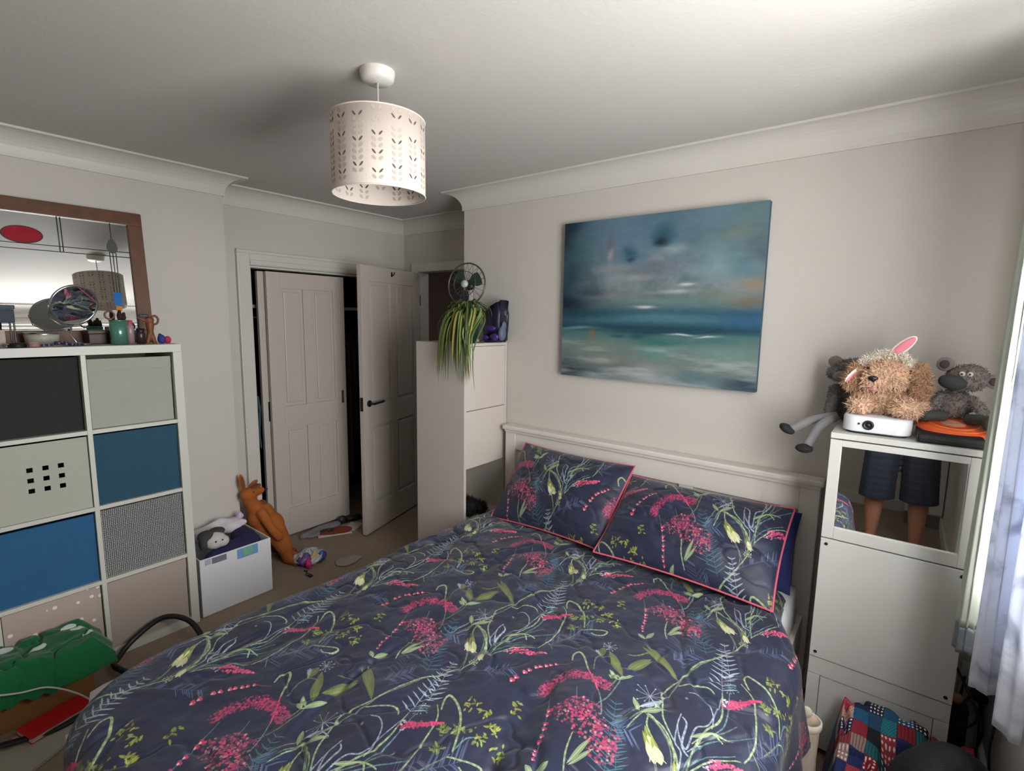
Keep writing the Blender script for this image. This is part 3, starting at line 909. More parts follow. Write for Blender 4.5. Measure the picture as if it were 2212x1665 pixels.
for c in range(ncol):
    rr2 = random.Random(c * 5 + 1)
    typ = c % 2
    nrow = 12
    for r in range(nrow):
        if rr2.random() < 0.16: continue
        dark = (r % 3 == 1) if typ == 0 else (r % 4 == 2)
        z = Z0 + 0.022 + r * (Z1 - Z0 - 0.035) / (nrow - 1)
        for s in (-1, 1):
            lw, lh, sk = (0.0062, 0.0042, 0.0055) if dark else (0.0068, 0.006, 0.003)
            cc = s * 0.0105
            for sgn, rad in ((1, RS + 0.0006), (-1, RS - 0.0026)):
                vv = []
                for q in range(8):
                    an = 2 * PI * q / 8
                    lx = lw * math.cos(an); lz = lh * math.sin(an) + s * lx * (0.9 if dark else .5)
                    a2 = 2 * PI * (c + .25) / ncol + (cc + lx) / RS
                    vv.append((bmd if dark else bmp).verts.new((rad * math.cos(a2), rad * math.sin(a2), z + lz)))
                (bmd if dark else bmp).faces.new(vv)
obj('cutout_shade_leaves', bmd, m_lf1, sh, kind='stuff'); obj('pale_leaf_pattern', bmp, m_lf2, sh, kind='stuff')

# ------------------------------------------------------------------ cube shelving with fabric bins
m_shelf = mat('white_shelf_board', (190, 190, 182), 0.42, 0.02, 6)
SX0, SX1 = -3.205, -2.825
SY1 = 0.978; SZ = 1.47; TO, TI = 0.038, 0.018
CELL = (SZ - 2 * TO - 3 * TI) / 4
bk = thing('cube_shelf', 'white four by four cube shelving unit against the left wall holding fabric bins', 'shelf', ((SX0 + SX1) / 2, SY1 - SZ / 2, 0))
ox, oy = (SX0 + SX1) / 2, SY1 - SZ / 2
D2 = (SX1 - SX0) / 2
obj('top_panel', bx(new(), -D2, -SZ / 2, SZ - TO, D2, SZ / 2, SZ, 0.0015), m_shelf, bk)
obj('bottom_panel', bx(new(), -D2, -SZ / 2, 0, D2, SZ / 2, TO, 0.0015), m_shelf, bk)
for s in (-1, 1):
    obj('side_panel', bx(new(), -D2, s * (SZ / 2 - TO) if s > 0 else -SZ / 2, TO, D2, SZ / 2 if s > 0 else -SZ / 2 + TO, SZ - TO, 0.0015), m_shelf, bk)
for k in range(1, 4):
    y = -SZ / 2 + TO + k * CELL + (k - 1) * TI
    obj('divider', bx(new(), -D2 + .002, y, TO, D2 - .002, y + TI, SZ - TO, 0.0008), m_shelf, bk)
for k in range(1, 4):
    z = TO + k * CELL + (k - 1) * TI
    for c in range(4):
        y = -SZ / 2 + TO + c * (CELL + TI)
        obj('shelf', bx(new(), -D2 + .002, y, z, D2 - .003, y + CELL, z + TI, 0.0008), m_shelf, bk)
bm = new(); bx(bm, -D2 - .004, -SZ / 2, 0, -D2, SZ / 2, SZ); obj('back_panel', bm, m_shelf, bk)

def weave_mat(name, c1, c2, sc):
    m = bpy.data.materials.new(name); m.use_nodes = True; nt = m.node_tree; b = nt.nodes['Principled BSDF']; b.inputs['Roughness'].default_value = .9
    tc = nt.nodes.new('ShaderNodeTexCoord'); mp = nt.nodes.new('ShaderNodeMapping'); mp.inputs['Scale'].default_value = (sc, sc, sc)
    nt.links.new(tc.outputs['Object'], mp.inputs[0])
    w1 = nt.nodes.new('ShaderNodeTexWave'); w1.bands_direction = 'Y'; w1.inputs['Scale'].default_value = 1; w1.inputs['Distortion'].default_value = 2.2; w1.inputs['Detail Scale'].default_value = 1.5
    w2 = nt.nodes.new('ShaderNodeTexWave'); w2.bands_direction = 'Z'; w2.inputs['Scale'].default_value = 1; w2.inputs['Distortion'].default_value = 2.2; w2.inputs['Detail Scale'].default_value = 1.5
    nt.links.new(mp.outputs[0], w1.inputs[0]); nt.links.new(mp.outputs[0], w2.inputs[0])
    mu = nt.nodes.new('ShaderNodeMath'); mu.operation = 'MULTIPLY'
    nt.links.new(w1.outputs['Fac'], mu.inputs[0]); nt.links.new(w2.outputs['Fac'], mu.inputs[1])
    rp = nt.nodes.new('ShaderNodeValToRGB'); rp.color_ramp.elements[0].color = lin(c1); rp.color_ramp.elements[1].color = lin(c2)
    rp.color_ramp.elements[0].position = .1; rp.color_ramp.elements[1].position = .55
    nt.links.new(mu.outputs[0], rp.inputs[0]); nt.links.new(rp.outputs[0], b.inputs['Base Color'])
    bp = nt.nodes.new('ShaderNodeBump'); bp.inputs['Strength'].default_value = .4; bp.inputs['Distance'].default_value = .003
    nt.links.new(mu.outputs[0], bp.inputs['Height']); nt.links.new(bp.outputs[0], b.inputs['Normal'])
    return m
def dots_mat(name, c1, c2, sc):
    m = bpy.data.materials.new(name); m.use_nodes = True; nt = m.node_tree; b = nt.nodes['Principled BSDF']; b.inputs['Roughness'].default_value = .9
    tc = nt.nodes.new('ShaderNodeTexCoord'); vo = nt.nodes.new('ShaderNodeTexVoronoi'); vo.inputs['Scale'].default_value = sc; vo.inputs['Randomness'].default_value = .55
    sx = nt.nodes.new('ShaderNodeVectorMath'); sx.operation = 'MULTIPLY'; sx.inputs[1].default_value = (0, 1, 1)
    nt.links.new(tc.outputs['Object'], sx.inputs[0]); nt.links.new(sx.outputs[0], vo.inputs['Vector'])
    rp = nt.nodes.new('ShaderNodeValToRGB'); rp.color_ramp.interpolation = 'CONSTANT'
    rp.color_ramp.elements[0].color = lin(c2); rp.color_ramp.elements[1].color = lin(c1); rp.color_ramp.elements[1].position = .22
    nt.links.new(vo.outputs['Distance'], rp.inputs[0]); nt.links.new(rp.outputs[0], b.inputs['Base Color'])
    return m
bin_m = {
    'pale': mat('pale_grey_bin', (156, 157, 148), .9, .04, 12, .2, 250), 'teal': mat('teal_bin', (34, 72, 92), .9, .08, 12, .2, 250),
    'weave': weave_mat('grey_woven_bin', (66, 64, 66), (186, 184, 184), 42), 'beige': mat('beige_bin', (158, 146, 138), .9, .04, 12, .2, 250),
    'black': mat('black_bin', (36, 36, 36), .9, .08, 12, .2, 250), 'white': mat('white_bin', (166, 166, 156), .8, .03, 12, .1, 250),
    'blue': mat('blue_bin', (34, 86, 128), .9, .08, 12, .2, 250), 'dots': dots_mat('spotted_beige_bin', (172, 156, 146), (222, 216, 210), 26)}
def cubebin(col, row, key, label, dx=0.0, gap=0.004, drop=0.0, fold=True, holes=False, ry=0.0):
    y1 = SY1 - TO - col * (CELL + TI); y0 = y1 - CELL
    z0 = SZ - TO - (row + 1) * CELL - row * TI
    b = thing('storage_bin', label, 'storage bin', (SX1 - 0.006 + dx, (y0 + y1) / 2, z0 + 0.001), 0)
    w = CELL / 2 - gap; h = CELL - 0.010 - drop; m = bin_m[key]
    bm = new()
    if holes:
        n_, q = 3, 0.0135
        ys = [-0.030, 0.020, 0.070]; zs = [0.125, 0.170, 0.215]
        yc = sorted([-w, w] + [v for a in ys for v in (a - .010, a + .010)]); zc = sorted([0, h] + [v for a in zs for v in (a - .010, a + .010)])
        for i in range(len(yc) - 1):
            for j in range(len(zc) - 1):
                if i % 2 == 1 and j % 2 == 1: continue
                bx(bm, -0.004, yc[i], zc[j], 0, yc[i + 1], zc[j + 1])
    else:
        bx(bm, -0.005, -w, 0, 0, w, h, 0.002)
    obj('front_panel', bm, m, b)
    bm = new()
    bx(bm, -0.34, -w, 0, -0.335, w, h); bx(bm, -0.335, -w, 0, -0.0045, -w + .004, h); bx(bm, -0.335, w - .004, 0, -0.0045, w, h); bx(bm, -0.335, -w, 0, -0.0045, w, .004)
    obj('body', bm, bin_m['black'] if holes else m, b)
    if fold:
        obj('folded_hem', bx(new(), -0.0045, -w - .0005, h - 0.055, 0.0035, w + .0005, h + .0005, 0.0015), m, b)
    return b
cubebin(0, 0, 'pale', 'pale grey fabric bin in the top cube nearest the closet', -0.02, 0.006, 0.012)
cubebin(0, 1, 'teal', 'dark teal fabric bin directly under the pale grey bin', -0.012, 0.003)
cubebin(0, 2, 'weave', 'grey and white woven bin between the teal and the beige bins', -0.01, 0.003, fold=False)
cubebin(0, 3, 'beige', 'plain beige fabric bin in the bottom cube nearest the closet', -0.014, 0.004)
cubebin(1, 0, 'black', 'black fabric bin in the top row, left of the pale grey bin', -0.03, 0.003, fold=False)
cubebin(1, 1, 'white', 'off white box with nine square cut-outs below the black bin', -0.008, 0.003, fold=False, holes=True)
cubebin(1, 2, 'blue', 'bright blue fabric bin left of the woven bin', -0.012, 0.003, 0.006, fold=False)
cubebin(1, 3, 'dots', 'beige bin with small white spots behind the green blanket', -0.014, 0.004, fold=False)

# ------------------------------------------------------------------ leaded wall mirror leaning on the shelving unit
m_oak = bpy.data.materials.new('stained_oak'); m_oak.use_nodes = True
nt = m_oak.node_tree; b = nt.nodes['Principled BSDF']; b.inputs['Roughness'].default_value = .5
tc = nt.nodes.new('ShaderNodeTexCoord'); mp = nt.nodes.new('ShaderNodeMapping'); mp.inputs['Scale'].default_value = (30, 6, 6)
nz = nt.nodes.new('ShaderNodeTexNoise'); nz.inputs['Scale'].default_value = 3; nz.inputs['Detail'].default_value = 8
rp = nt.nodes.new('ShaderNodeValToRGB'); rp.color_ramp.elements[0].color = lin((58, 32, 14)); rp.color_ramp.elements[1].color = lin((108, 64, 28))
nt.links.new(tc.outputs['Object'], mp.inputs[0]); nt.links.new(mp.outputs[0], nz.inputs['Vector']); nt.links.new(nz.outputs['Fac'], rp.inputs[0]); nt.links.new(rp.outputs[0], b.inputs['Base Color'])
MW, MH = 1.14, 0.655
mir = thing('leaning_mirror', 'oak framed leaded glass mirror leaning on the wall above the cube shelving', 'mirror', (-3.115, 0.955 - MW / 2, SZ))
mir.rotation_euler = (0, math.radians(-6.0), math.radians(-0.9))
fw, ft = 0.062, 0.022
for (y0, z0, y1, z1) in ((-MW / 2, 0, MW / 2, fw), (-MW / 2, MH - fw, MW / 2, MH)):
    obj('frame_rail', bx(new(), -ft, y0, z0, 0, y1, z1, 0.003), m_oak, mir)
for s in (-1, 1):
    y = s * (MW / 2 - fw / 2)
    obj('frame_stile', bx(new(), -ft + .0005, y - fw / 2, fw, -.0003, y + fw / 2, MH - fw, 0.003), m_oak, mir)
obj('mirror_glass', bx(new(), -ft + .002, -MW / 2 + fw - .004, fw - .004, -ft + .008, MW / 2 - fw + .004, MH - fw + .004), m_glassm, mir)
m_lead = mat('lead_came', (64, 66, 60), .5, .1, 30, metal=.4)
xg = -ft + .0085
Yw = lambda y: y - (0.955 - MW / 2)
def came(pts, r=0.0022, name='lead_strip'):
    obj(name, tube(new(), [(xg, Yw(y), z - SZ) for y, z in pts], r, 6), m_lead, mir, True)
for z in (1.925, 1.900): came([(-.12, z), (.893, z)])
for y in (.622, .634): came([(y, 2.062), (y, 1.900)])
for y in (.16, .172): came([(y, 2.062), (y, 1.900)])
came([(.822, 2.062), (.822, 1.985)])
bm = new()
vv = [bm.verts.new((xg + .002, Yw(.822) + .021 * math.sin(a) * (1 - .25 * math.cos(a)), 1.950 - SZ + .036 * math.cos(a))) for a in [2 * PI * k / 24 for k in range(24)]]
f = bm.faces.new(vv); ex = bmesh.ops.extrude_face_region(bm, geom=[f]); bmesh.ops.translate(bm, verts=[v for v in ex['geom'] if isinstance(v, bmesh.types.BMVert)], vec=(-.003, 0, 0))
obj('lead_teardrop', bm, m_lead, mir)
for k in (-1, 0, 1): came([(.822 + k * .013, 1.918), (.822 + k * .011, 1.715)], .0019)
obj('blue_glass_drop', bx(new(), xg - .001, Yw(.806), 1.655 - SZ, xg + .002, Yw(.838), 1.722 - SZ, .0006), mat('blue_glass', (10, 104, 176), .15), mir, label='bright blue glass oblong')
obj('amber_glass_drop', bx(new(), xg - .001, Yw(.810), 1.628 - SZ, xg + .002, Yw(.834), 1.652 - SZ, .0006), mat('amber_glass', (190, 120, 30), .15), mir, label='small amber glass oblong')
for yc in (.497,):
    bm = new()
    vv = [bm.verts.new((xg + .002, Yw(yc) + .068 * math.cos(a), 1.965 - SZ + .036 * math.sin(a))) for a in [2 * PI * k / 32 for k in range(32)]]
    f = bm.faces.new(vv); ex = bmesh.ops.extrude_face_region(bm, geom=[f]); bmesh.ops.translate(bm, verts=[v for v in ex['geom'] if isinstance(v, bmesh.types.BMVert)], vec=(-.003, 0, 0))
    obj('red_glass_oval', bm, mat('red_glass', (150, 12, 38), .12, .35, 30), mir, label='deep red oval of stained glass')
    ov = [(xg + .002, Yw(yc) + .069 * math.cos(a), 1.965 - SZ + .037 * math.sin(a)) for a in [2 * PI * k / 32 for k in range(32)]]
    obj('lead_oval', tube(new(), ov, .0018, 6, closed=True), m_lead, mir, True)

# ------------------------------------------------------------------ things along the top of the shelving unit
T = SZ + 0.0005
mk = thing('makeup_mirror', 'round chrome rimmed makeup mirror tilted on a thin stand on the shelving unit', 'mirror', (-2.93, 0.605, T))
Mr = Matrix.Translation((0.0, 0, 0.178)) @ Matrix.Rotation(math.radians(14), 4, 'Z') @ Matrix.Rotation(math.radians(90 + 18), 4, 'Y')
obj('mirror_rim', tube(new(), [Mr @ Vector((.088 * math.cos(2 * PI * k / 40), .088 * math.sin(2 * PI * k / 40), 0)) for k in range(40)], .0055, 8, closed=True), m_chrome, mk, True)
obj('mirror_disc', lathe(new(), [(.001, .002), (.086, .002), (.086, -.002), (.001, -.002)], 40, Mr), m_glassm, mk)
obj('mirror_back', lathe(new(), [(.001, -.010), (.06, -.009), (.086, -.003)], 40, Mr), mat('grey_plastic', (150, 148, 146), .4), mk, True)
bm = new()
tube(bm, [Mr @ Vector((.0, .094, 0)), Mr @ Vector((.06, .080, -.012)), Mr @ Vector((.100, .03, -.012)), Mr @ Vector((.104, 0, -.01)), Mr @ Vector((.100, -.03, -.012)), Mr @ Vector((.06, -.080, -.012)), Mr @ Vector((0, -.094, 0))], .003, 6)
p = Mr @ Vector((.104, 0, -.01))
tube(bm, [p, (p.x - .01, p.y, .04), (-.02, 0, .012)], .004, 8)
obj('stand', bm, m_chrome, mk, True)
obj('base', lathe(new(), [(.001, 0), (.055, 0), (.055, .006), (.01, .013), (.001, .013)], 32, Matrix.Translation((-.02, 0, 0))), m_chrome, mk, True)

nb = thing('jewellery_stand', 'navy lidded box raised on thin black legs, leftmost on the shelving unit', 'box', (-2.96, 0.335, T))
obj('box', bx(new(), -.05, -.09, .10, .05, .072, .155, .004), mat('navy_leatherette', (24, 40, 60), .6, .1, 30, .2, 200), nb)
obj('lid', bx(new(), -.053, -.093, .156, .053, .075, .172, .004), mat('navy_leatherette_lid', (40, 60, 84), .6), nb, label='lighter blue lid')
for sx in (-1, 1):
    for y in (-.086, .068):
        obj('leg', tube(new(), [(sx * .046, y, 0), (sx * .046, y, .10)], .0032, 6), m_black, nb)
pc = thing('photo_card', 'small pale picture card standing under the navy lidded box', 'card', (-2.93, 0.33, T))
obj('card', bx(new(), -.002, -.045, 0, .002, .045, .07, .0005), mat('pale_card', (176, 160, 150), .7, .3, 40), pc)
obj('backing', bx(new(), -.005, -.045, 0, -.0022, .045, .07, .0005), m_black, pc)

def lath(name, label, cat, loc, prof, m, parts=(), seg=24, group=None):
    t = thing(name, label, cat, loc, 0, group)
    obj(prof[0], lathe(new(), prof[1], seg), m, t, True)
    for (nm, pr, mm) in parts: obj(nm, lathe(new(), pr, seg), mm, t, True)
    return t
m_mint = mat('mint_enamel', (96, 150, 132), .22, .06, 10, metal=.55)
lath('brush_tin', 'shiny mint green metal tin of brushes near the right end of the shelving', 'tin', (-2.925, 0.757, T),
     ('tin_body', [(.001, 0), (.034, 0), (.034, .112), (.031, .112), (.031, .01), (.001, .008)]), m_mint, [('tin_rim', [(.0345, .108), (.0362, .111), (.0345, .114), (.0335, .111), (.0345, .108)], m_mint)])
for k, (dx, dy, ln, cc) in enumerate(((-.012, -.012, .075, (52, 26, 20)), (.008, .004, .068, (24, 22, 22)), (.0, .016, .062, (74, 40, 26)), (-.010, .008, .08, (30, 26, 30)))):
    bt = thing('makeup_brush', ['dark red handled makeup brush leaning out of the mint tin', 'black makeup brush in the middle of the mint tin', 'brown makeup brush at the right side of the mint tin', 'tall dark brush at the back of the mint tin'][k], 'brush', (-2.925 + dx, 0.757 + dy, T + .012))
    tx, ty_ = dx * 1.0, dy * 1.1
    obj('brush_handle', tube(new(), [(0, 0, 0), (tx * .6, ty_ * .6, .07 + ln * .35)], .0035, 6), mat('brush_%d' % k, cc, .4), bt, True)
    obj('bristles', tube(new(), [(tx * .6, ty_ * .6, .07 + ln * .35), (tx * .8, ty_ * .8, .085 + ln * .45), (tx, ty_, .10 + ln * .6)], [.005, .0115, .005], 10), mat('bristle_dark', (44, 24, 22), .9, .3, 60), bt, True)
    bt.location = (-2.925 + dx * .5, 0.757 + dy * .5, T + .012)
cl = thing('hair_claw', 'brown ring shaped hair clip resting on the mint tin', 'hair clip', (-2.905, 0.722, T + .118))
obj('ring', tube(new(), [(0, .018 * math.cos(a), .018 + .018 * math.sin(a)) for a in [2 * PI * k / 20 for k in range(20)]], .004, 8, closed=True), mat('brown_plastic', (88, 52, 34), .35), cl, True)
obj('clasp', bx(new(), -.005, -.008, -.004, .005, .008, .003, .002), m_steel, cl)
lath('cosmetic_jar', 'small dark jar between the mint tin and the wooden figure', 'jar', (-2.93, 0.843, T),
     ('jar_body', [(.001, 0), (.018, 0), (.019, .05), (.015, .058), (.001, .058)]), mat('dark_jar', (48, 34, 36), .3), [('lid', [(.0165, .058), (.0165, .074), (.001, .075)], m_black)])
lath('deodorant_can', 'slim pink and grey can just right of the mint tin', 'can', (-2.945, 0.806, T),
     ('can_body', [(.001, 0), (.0165, 0), (.0165, .085), (.012, .092), (.001, .092)]), mat('pinkgrey_can', (150, 122, 128), .3, .3, 40), [('cap', [(.0125, .092), (.0125, .112), (.001, .114)], mat('rose_cap', (170, 70, 96), .4))])
wf = thing('wooden_figure', 'carved brown wooden figure with curled top at the right end of the shelving', 'ornament', (-2.94, 0.888, T))
m_wd = mat('carved_wood', (112, 62, 34), .55, .25, 30)
blob('figure_body', [('c', (0, -.016, 0), .010, (0, -.004, .05), .011), ('c', (0, .016, 0), .010, (0, .004, .05), .011), ('c', (0, 0, .05), .013, (0, 0, .095), .019), ('e', (0, 0, .115), (.016, .02, .016)),
                     ('c', (0, -.016, .11), .007, (0, -.05, .125), .005)], m_wd, wf, .004, 2)
obj('curled_top', tube(new(), spline([(0, 0, .12), (0, .022, .135), (0, .036, .12), (0, .030, .098), (0, .014, .092)], 20), .005, 8), m_wd, wf, True)
obj('dark_cap', bx(new(), -.008, -.042, .127, .008, -.004, .142, .004), m_black, wf)
pch = thing('fabric_pouch', 'small blue and red fabric pouch at the very end of the shelving', 'pouch', (-2.94, 0.945, T))
blob('blue_side', [('e', (0, -.012, .020), (.018, .018, .024)), ('e', (0, -.018, .035), (.010, .008, .016))], mat('pouch_blue', (44, 52, 130), .8, .2, 40), pch, .004, 3)
blob('red_side', [('e', (0, .014, .016), (.017, .016, .020))], mat('pouch_red', (178, 40, 78), .8, .2, 40), pch, .004, 3)
db = thing('keepsake_box', 'low dark wooden keepsake box behind the mint green tin', 'box', (-3.04, 0.735, T))
obj('box_body', bx(new(), -.045, -.075, 0, .045, .06, .048, .003), mat('dark_mahogany', (46, 20, 18), .5, .2, 20), db)
obj('lid', bx(new(), -.047, -.077, .0485, .047, .062, .064, .003), mat('dark_mahogany_lid', (62, 52, 26), .5, .3, 20), db)
tub = thing('cream_tub', 'squat pale tub below the round makeup mirror', 'tub', (-3.04, 0.505, T))
obj('tub_body', lathe(new(), [(.001, 0), (.055, 0), (.06, .048), (.056, .05), (.001, .049)], 28), mat('pale_tub', (166, 164, 150), .5, .1, 20), tub, True)
obj('lid', lathe(new(), [(.061, .048), (.061, .056), (.001, .058)], 28), m_chrome, tub, True)
dc = thing('compact_case', 'black round compact case left of the makeup mirror foot', 'compact', (-2.88, 0.40, T))
obj('base', lathe(new(), [(.001, 0), (.03, 0), (.031, .009), (.001, .009)], 24), m_black, dc, True)
obj('lid', lathe(new(), [(.031, .0095), (.030, .017), (.001, .019)], 24), m_steel, dc, True)
pb = thing('blusher_pot', 'small dusty pink pot on the shelving edge', 'pot', (-2.862, 0.448, T))
obj('pot', lathe(new(), [(.001, 0), (.017, 0), (.018, .016), (.001, .017)], 20), mat('dusty_pink', (146, 110, 106), .6), pb, True)
obj('lid', lathe(new(), [(.0185, .0165), (.018, .022), (.001, .023)], 20), mat('dusty_pink_lid', (160, 126, 122), .6), pb, True)
jl = thing('bead_necklace', 'tangled purple and black bead necklace in front of the makeup mirror', 'necklace', (-2.875, 0.545, T))
bm1, bm2 = new(), new()
rj = random.Random(5)
pth = spline([(0, -.075, .006), (.012, -.04, .008), (-.02, -.02, .012), (.008, .0, .012), (.0, .03, .007), (-.022, .01, .015), (.01, -.03, .018), (.018, .02, .009), (-.01, .055, .006), (.01, .07, .006)], 72)
for i, p in enumerate(pth):
    ell(bm1 if i % 3 else bm2, p, (.0052,) * 3, 1)
obj('dark_beads', bm1, mat('dark_bead', (26, 20, 36), .25, .3, 60), jl, True, kind='stuff')
obj('purple_beads', bm2, mat('purple_bead', (118, 96, 160), .25, .2, 60), jl, True, kind='stuff')
bc = thing('silver_bracelet', 'silver chain bracelet heaped at the left edge of the shelving', 'bracelet', (-2.872, 0.335, T))
bm = new()
for k in range(26):
    a = 2 * PI * k / 13; r = .022 + .004 * (k // 13)
    c = Vector((r * math.cos(a), r * 1.5 * math.sin(a), .006 + .008 * (k // 13)))
    tube(bm, [c + Vector((.005 * math.cos(t), .005 * math.sin(t) * .6, .004 * math.sin(t) * (k % 2))) for t in [2 * PI * q / 8 for q in range(8)]], .0014, 5, closed=True)
obj('links', bm, m_chrome, bc, True, kind='stuff')
prop(obj('nail_file', bx(new(), -.005, -.055, 0, .005, .055, .0025, .0008, Matrix.Translation((-2.865, .66, T)) @ Matrix.Rotation(.5, 4, 'Z')), mat('green_file', (110, 130, 112), .7)), 'thin grey green nail file lying near the mint tin', 'nail file')

# ------------------------------------------------------------------ tall cabinet beside the bed
m_cab = mat('white_cabinet_board', (190, 182, 175), .4, .02, 6)
CX0, CX1, CY0, CY1, CZ = -2.35, -1.95, 2.08, 2.465, 1.475
tcab = thing('tall_cabinet', 'tall white cabinet with flap doors facing the bed, plant on top', 'cabinet', ((CX0 + CX1) / 2, (CY0 + CY1) / 2, 0))
dx_, dy_ = .20, (CY1 - CY0) / 2
obj('side_panel', bx(new(), -dx_, -dy_, 0, dx_, -dy_ + .018, CZ, .0015), m_cab, tcab)
obj('side_panel', bx(new(), -dx_, dy_ - .018, 0, dx_, dy_, CZ, .0015), m_cab, tcab)
obj('top_panel', bx(new(), -dx_ + .001, -dy_ + .018, CZ - .018, dx_ - .001, dy_ - .018, CZ - .0005, .001), m_cab, tcab)
obj('back_panel', bx(new(), -dx_ + .001, -dy_ + .018, .05, -dx_ + .007, dy_ - .018, CZ - .018), m_cab, tcab)
for z in (.40, .735, 1.075):
    obj('shelf', bx(new(), -dx_ + .007, -dy_ + .018, z, dx_ - .02, dy_ - .018, z + .016, .001), m_cab, tcab)
for (za, zb) in ((1.087, 1.455), (.745, 1.083), (.06, .40)):
    obj('flap_door', bx(new(), dx_ - .0195, -dy_ + .0195, za, dx_ - .0015, dy_ - .0195, zb, .0015), m_cab, tcab)
# dark things in the open niche
m_blk = mat('black_knit', (30, 27, 27), .95, .3, 40, .6, 150)
hb = thing('dark_scarf', 'crumpled black knitted scarf in the open niche of the tall cabinet', 'scarf', (-2.06, 2.24, .417))
hbm = blob('scarf_folds', [('e', (0, -.05, .035), (.07, .06, .035)), ('e', (.03, .05, .03), (.06, .05, .03)), ('e', (.05, -.03, .05), (.03, .04, .035)), ('e', (-.03, .02, .05), (.05, .05, .03))], m_blk, hb, .007, 3)
tufts('scarf_fringe', hbm, m_blk, 1500, .02, .003, 4, .3, hb)

# top of tall cabinet: spider plant
PZ = CZ
pt = thing('spider_plant', 'green and yellow spider plant trailing over the front of the tall cabinet', 'potted plant', (-2.035, 2.205, PZ))
obj('plant_pot', lathe(new(), [(.001, 0), (.048, 0), (.064, .10), (.068, .10), (.068, .115), (.058, .115), (.056, .10), (.001, .095)], 28), mat('dark_green_pot', (34, 52, 44), .45), pt, True)
obj('soil', lathe(new(), [(.001, .098), (.057, .098), (.057, .092), (.001, .09)], 20), mat('soil', (40, 30, 22), 1, .3, 60, .8, 100), pt)
def leafmat(name, c1, c2):
    m = bpy.data.materials.new(name); m.use_nodes = True; nt = m.node_tree; b = nt.nodes['Principled BSDF']; b.inputs['Roughness'].default_value = .45
    uvn = nt.nodes.new('ShaderNodeUVMap'); sp = nt.nodes.new('ShaderNodeSeparateXYZ'); rp = nt.nodes.new('ShaderNodeValToRGB')
    e = rp.color_ramp.elements; e[0].color = lin(c2); e[1].color = lin(c2); e[0].position = .0; e[1].position = 1
    q = rp.color_ramp.elements.new(.30); q.color = lin(c2); q = rp.color_ramp.elements.new(.38); q.color = lin(c1); q = rp.color_ramp.elements.new(.62); q.color = lin(c1); q = rp.color_ramp.elements.new(.7); q.color = lin(c2)
    nt.links.new(uvn.outputs[0], sp.inputs[0]); nt.links.new(sp.outputs[0], rp.inputs[0]); nt.links.new(rp.outputs[0], b.inputs['Base Color'])
    return m
lms = [leafmat('leaf_variegated', (150, 160, 84), (70, 96, 40)), leafmat('leaf_green', (96, 124, 56), (46, 78, 30)), leafmat('leaf_yellowing', (168, 158, 86), (120, 118, 54)), leafmat('leaf_dull_olive', (92, 92, 50), (52, 56, 30))]  # last leaf tone is a darker dull olive, dealt out at random
rl = random.Random(21)
NL = 110
for k in range(NL):
    front = k < 74
    a = rl.uniform(-2.45, 0.0) if front else rl.uniform(-PI, PI)       # mostly towards the room
    L1 = rl.uniform(.13, .20) if front else rl.uniform(.10, .17)
    topz = rl.uniform(.13, .20) + (0 if front else .05); drop = rl.uniform(.16, .40) if front else rl.uniform(.02, .10)
    c, s_a = math.cos(a), math.sin(a)
    c *= .66 if c < 0 else .85
    reach = L1
    if not front and s_a > 0: s_a *= .7
    pts = [Vector((.01 * c, .01 * s_a, .10)), Vector((c * reach * .35, s_a * reach * .35, topz)), Vector((c * reach * .8, s_a * reach * .8, topz * .95)), Vector((c * reach * 1.05, s_a * reach * 1.05, topz - drop * .45)), Vector((c * reach * 1.12, s_a * reach * 1.10, topz - drop))]
    if front:
        for q in pts[3:]: q.y = min(q.y, -.150)
    else:
        for q in pts: q.z = max(q.z, .02); q.y = min(q.y, .235)
    P = spline(pts, 16)
    n = len(P); wd = rl.uniform(.007, .0115)
    me = bpy.data.meshes.new('leaf'); vs2 = []; fs = []; uvl = []
    for i, p in enumerate(P):
        t = i / (n - 1); w_ = wd * (0.55 + .45 * math.sin(PI * min(t * 1.5, 1) * .5)) * (1 - t ** 3) + .0006
        tg = (P[min(i + 1, n - 1)] - P[max(i - 1, 0)]).normalized(); sd = tg.cross(Vector((c, s_a, .25)))
        sd = Vector((-s_a, c, 0)) if sd.length < .1 else Vector((-s_a, c, 0))
        sd.normalize(); nrm_ = sd.cross(tg)
        vs2 += [p - sd * w_ + nrm_ * w_ * .35, p, p + sd * w_ + nrm_ * w_ * .35]
        uvl += [(0, t), (.5, t), (1, t)]
        if i: q = 3 * i; fs += [(q - 3, q - 2, q + 1, q), (q - 2, q - 1, q + 2, q + 1)]
    me.from_pydata([tuple(v) for v in vs2], [], fs)
    ul = me.uv_layers.new(name='uv')
    for lp in me.loops: ul.data[lp.index].uv = uvl[lp.vertex_index]
    obj_me('leaf', me, lms[rl.choice((0, 0, 1, 1, 2, 3))], pt, True)

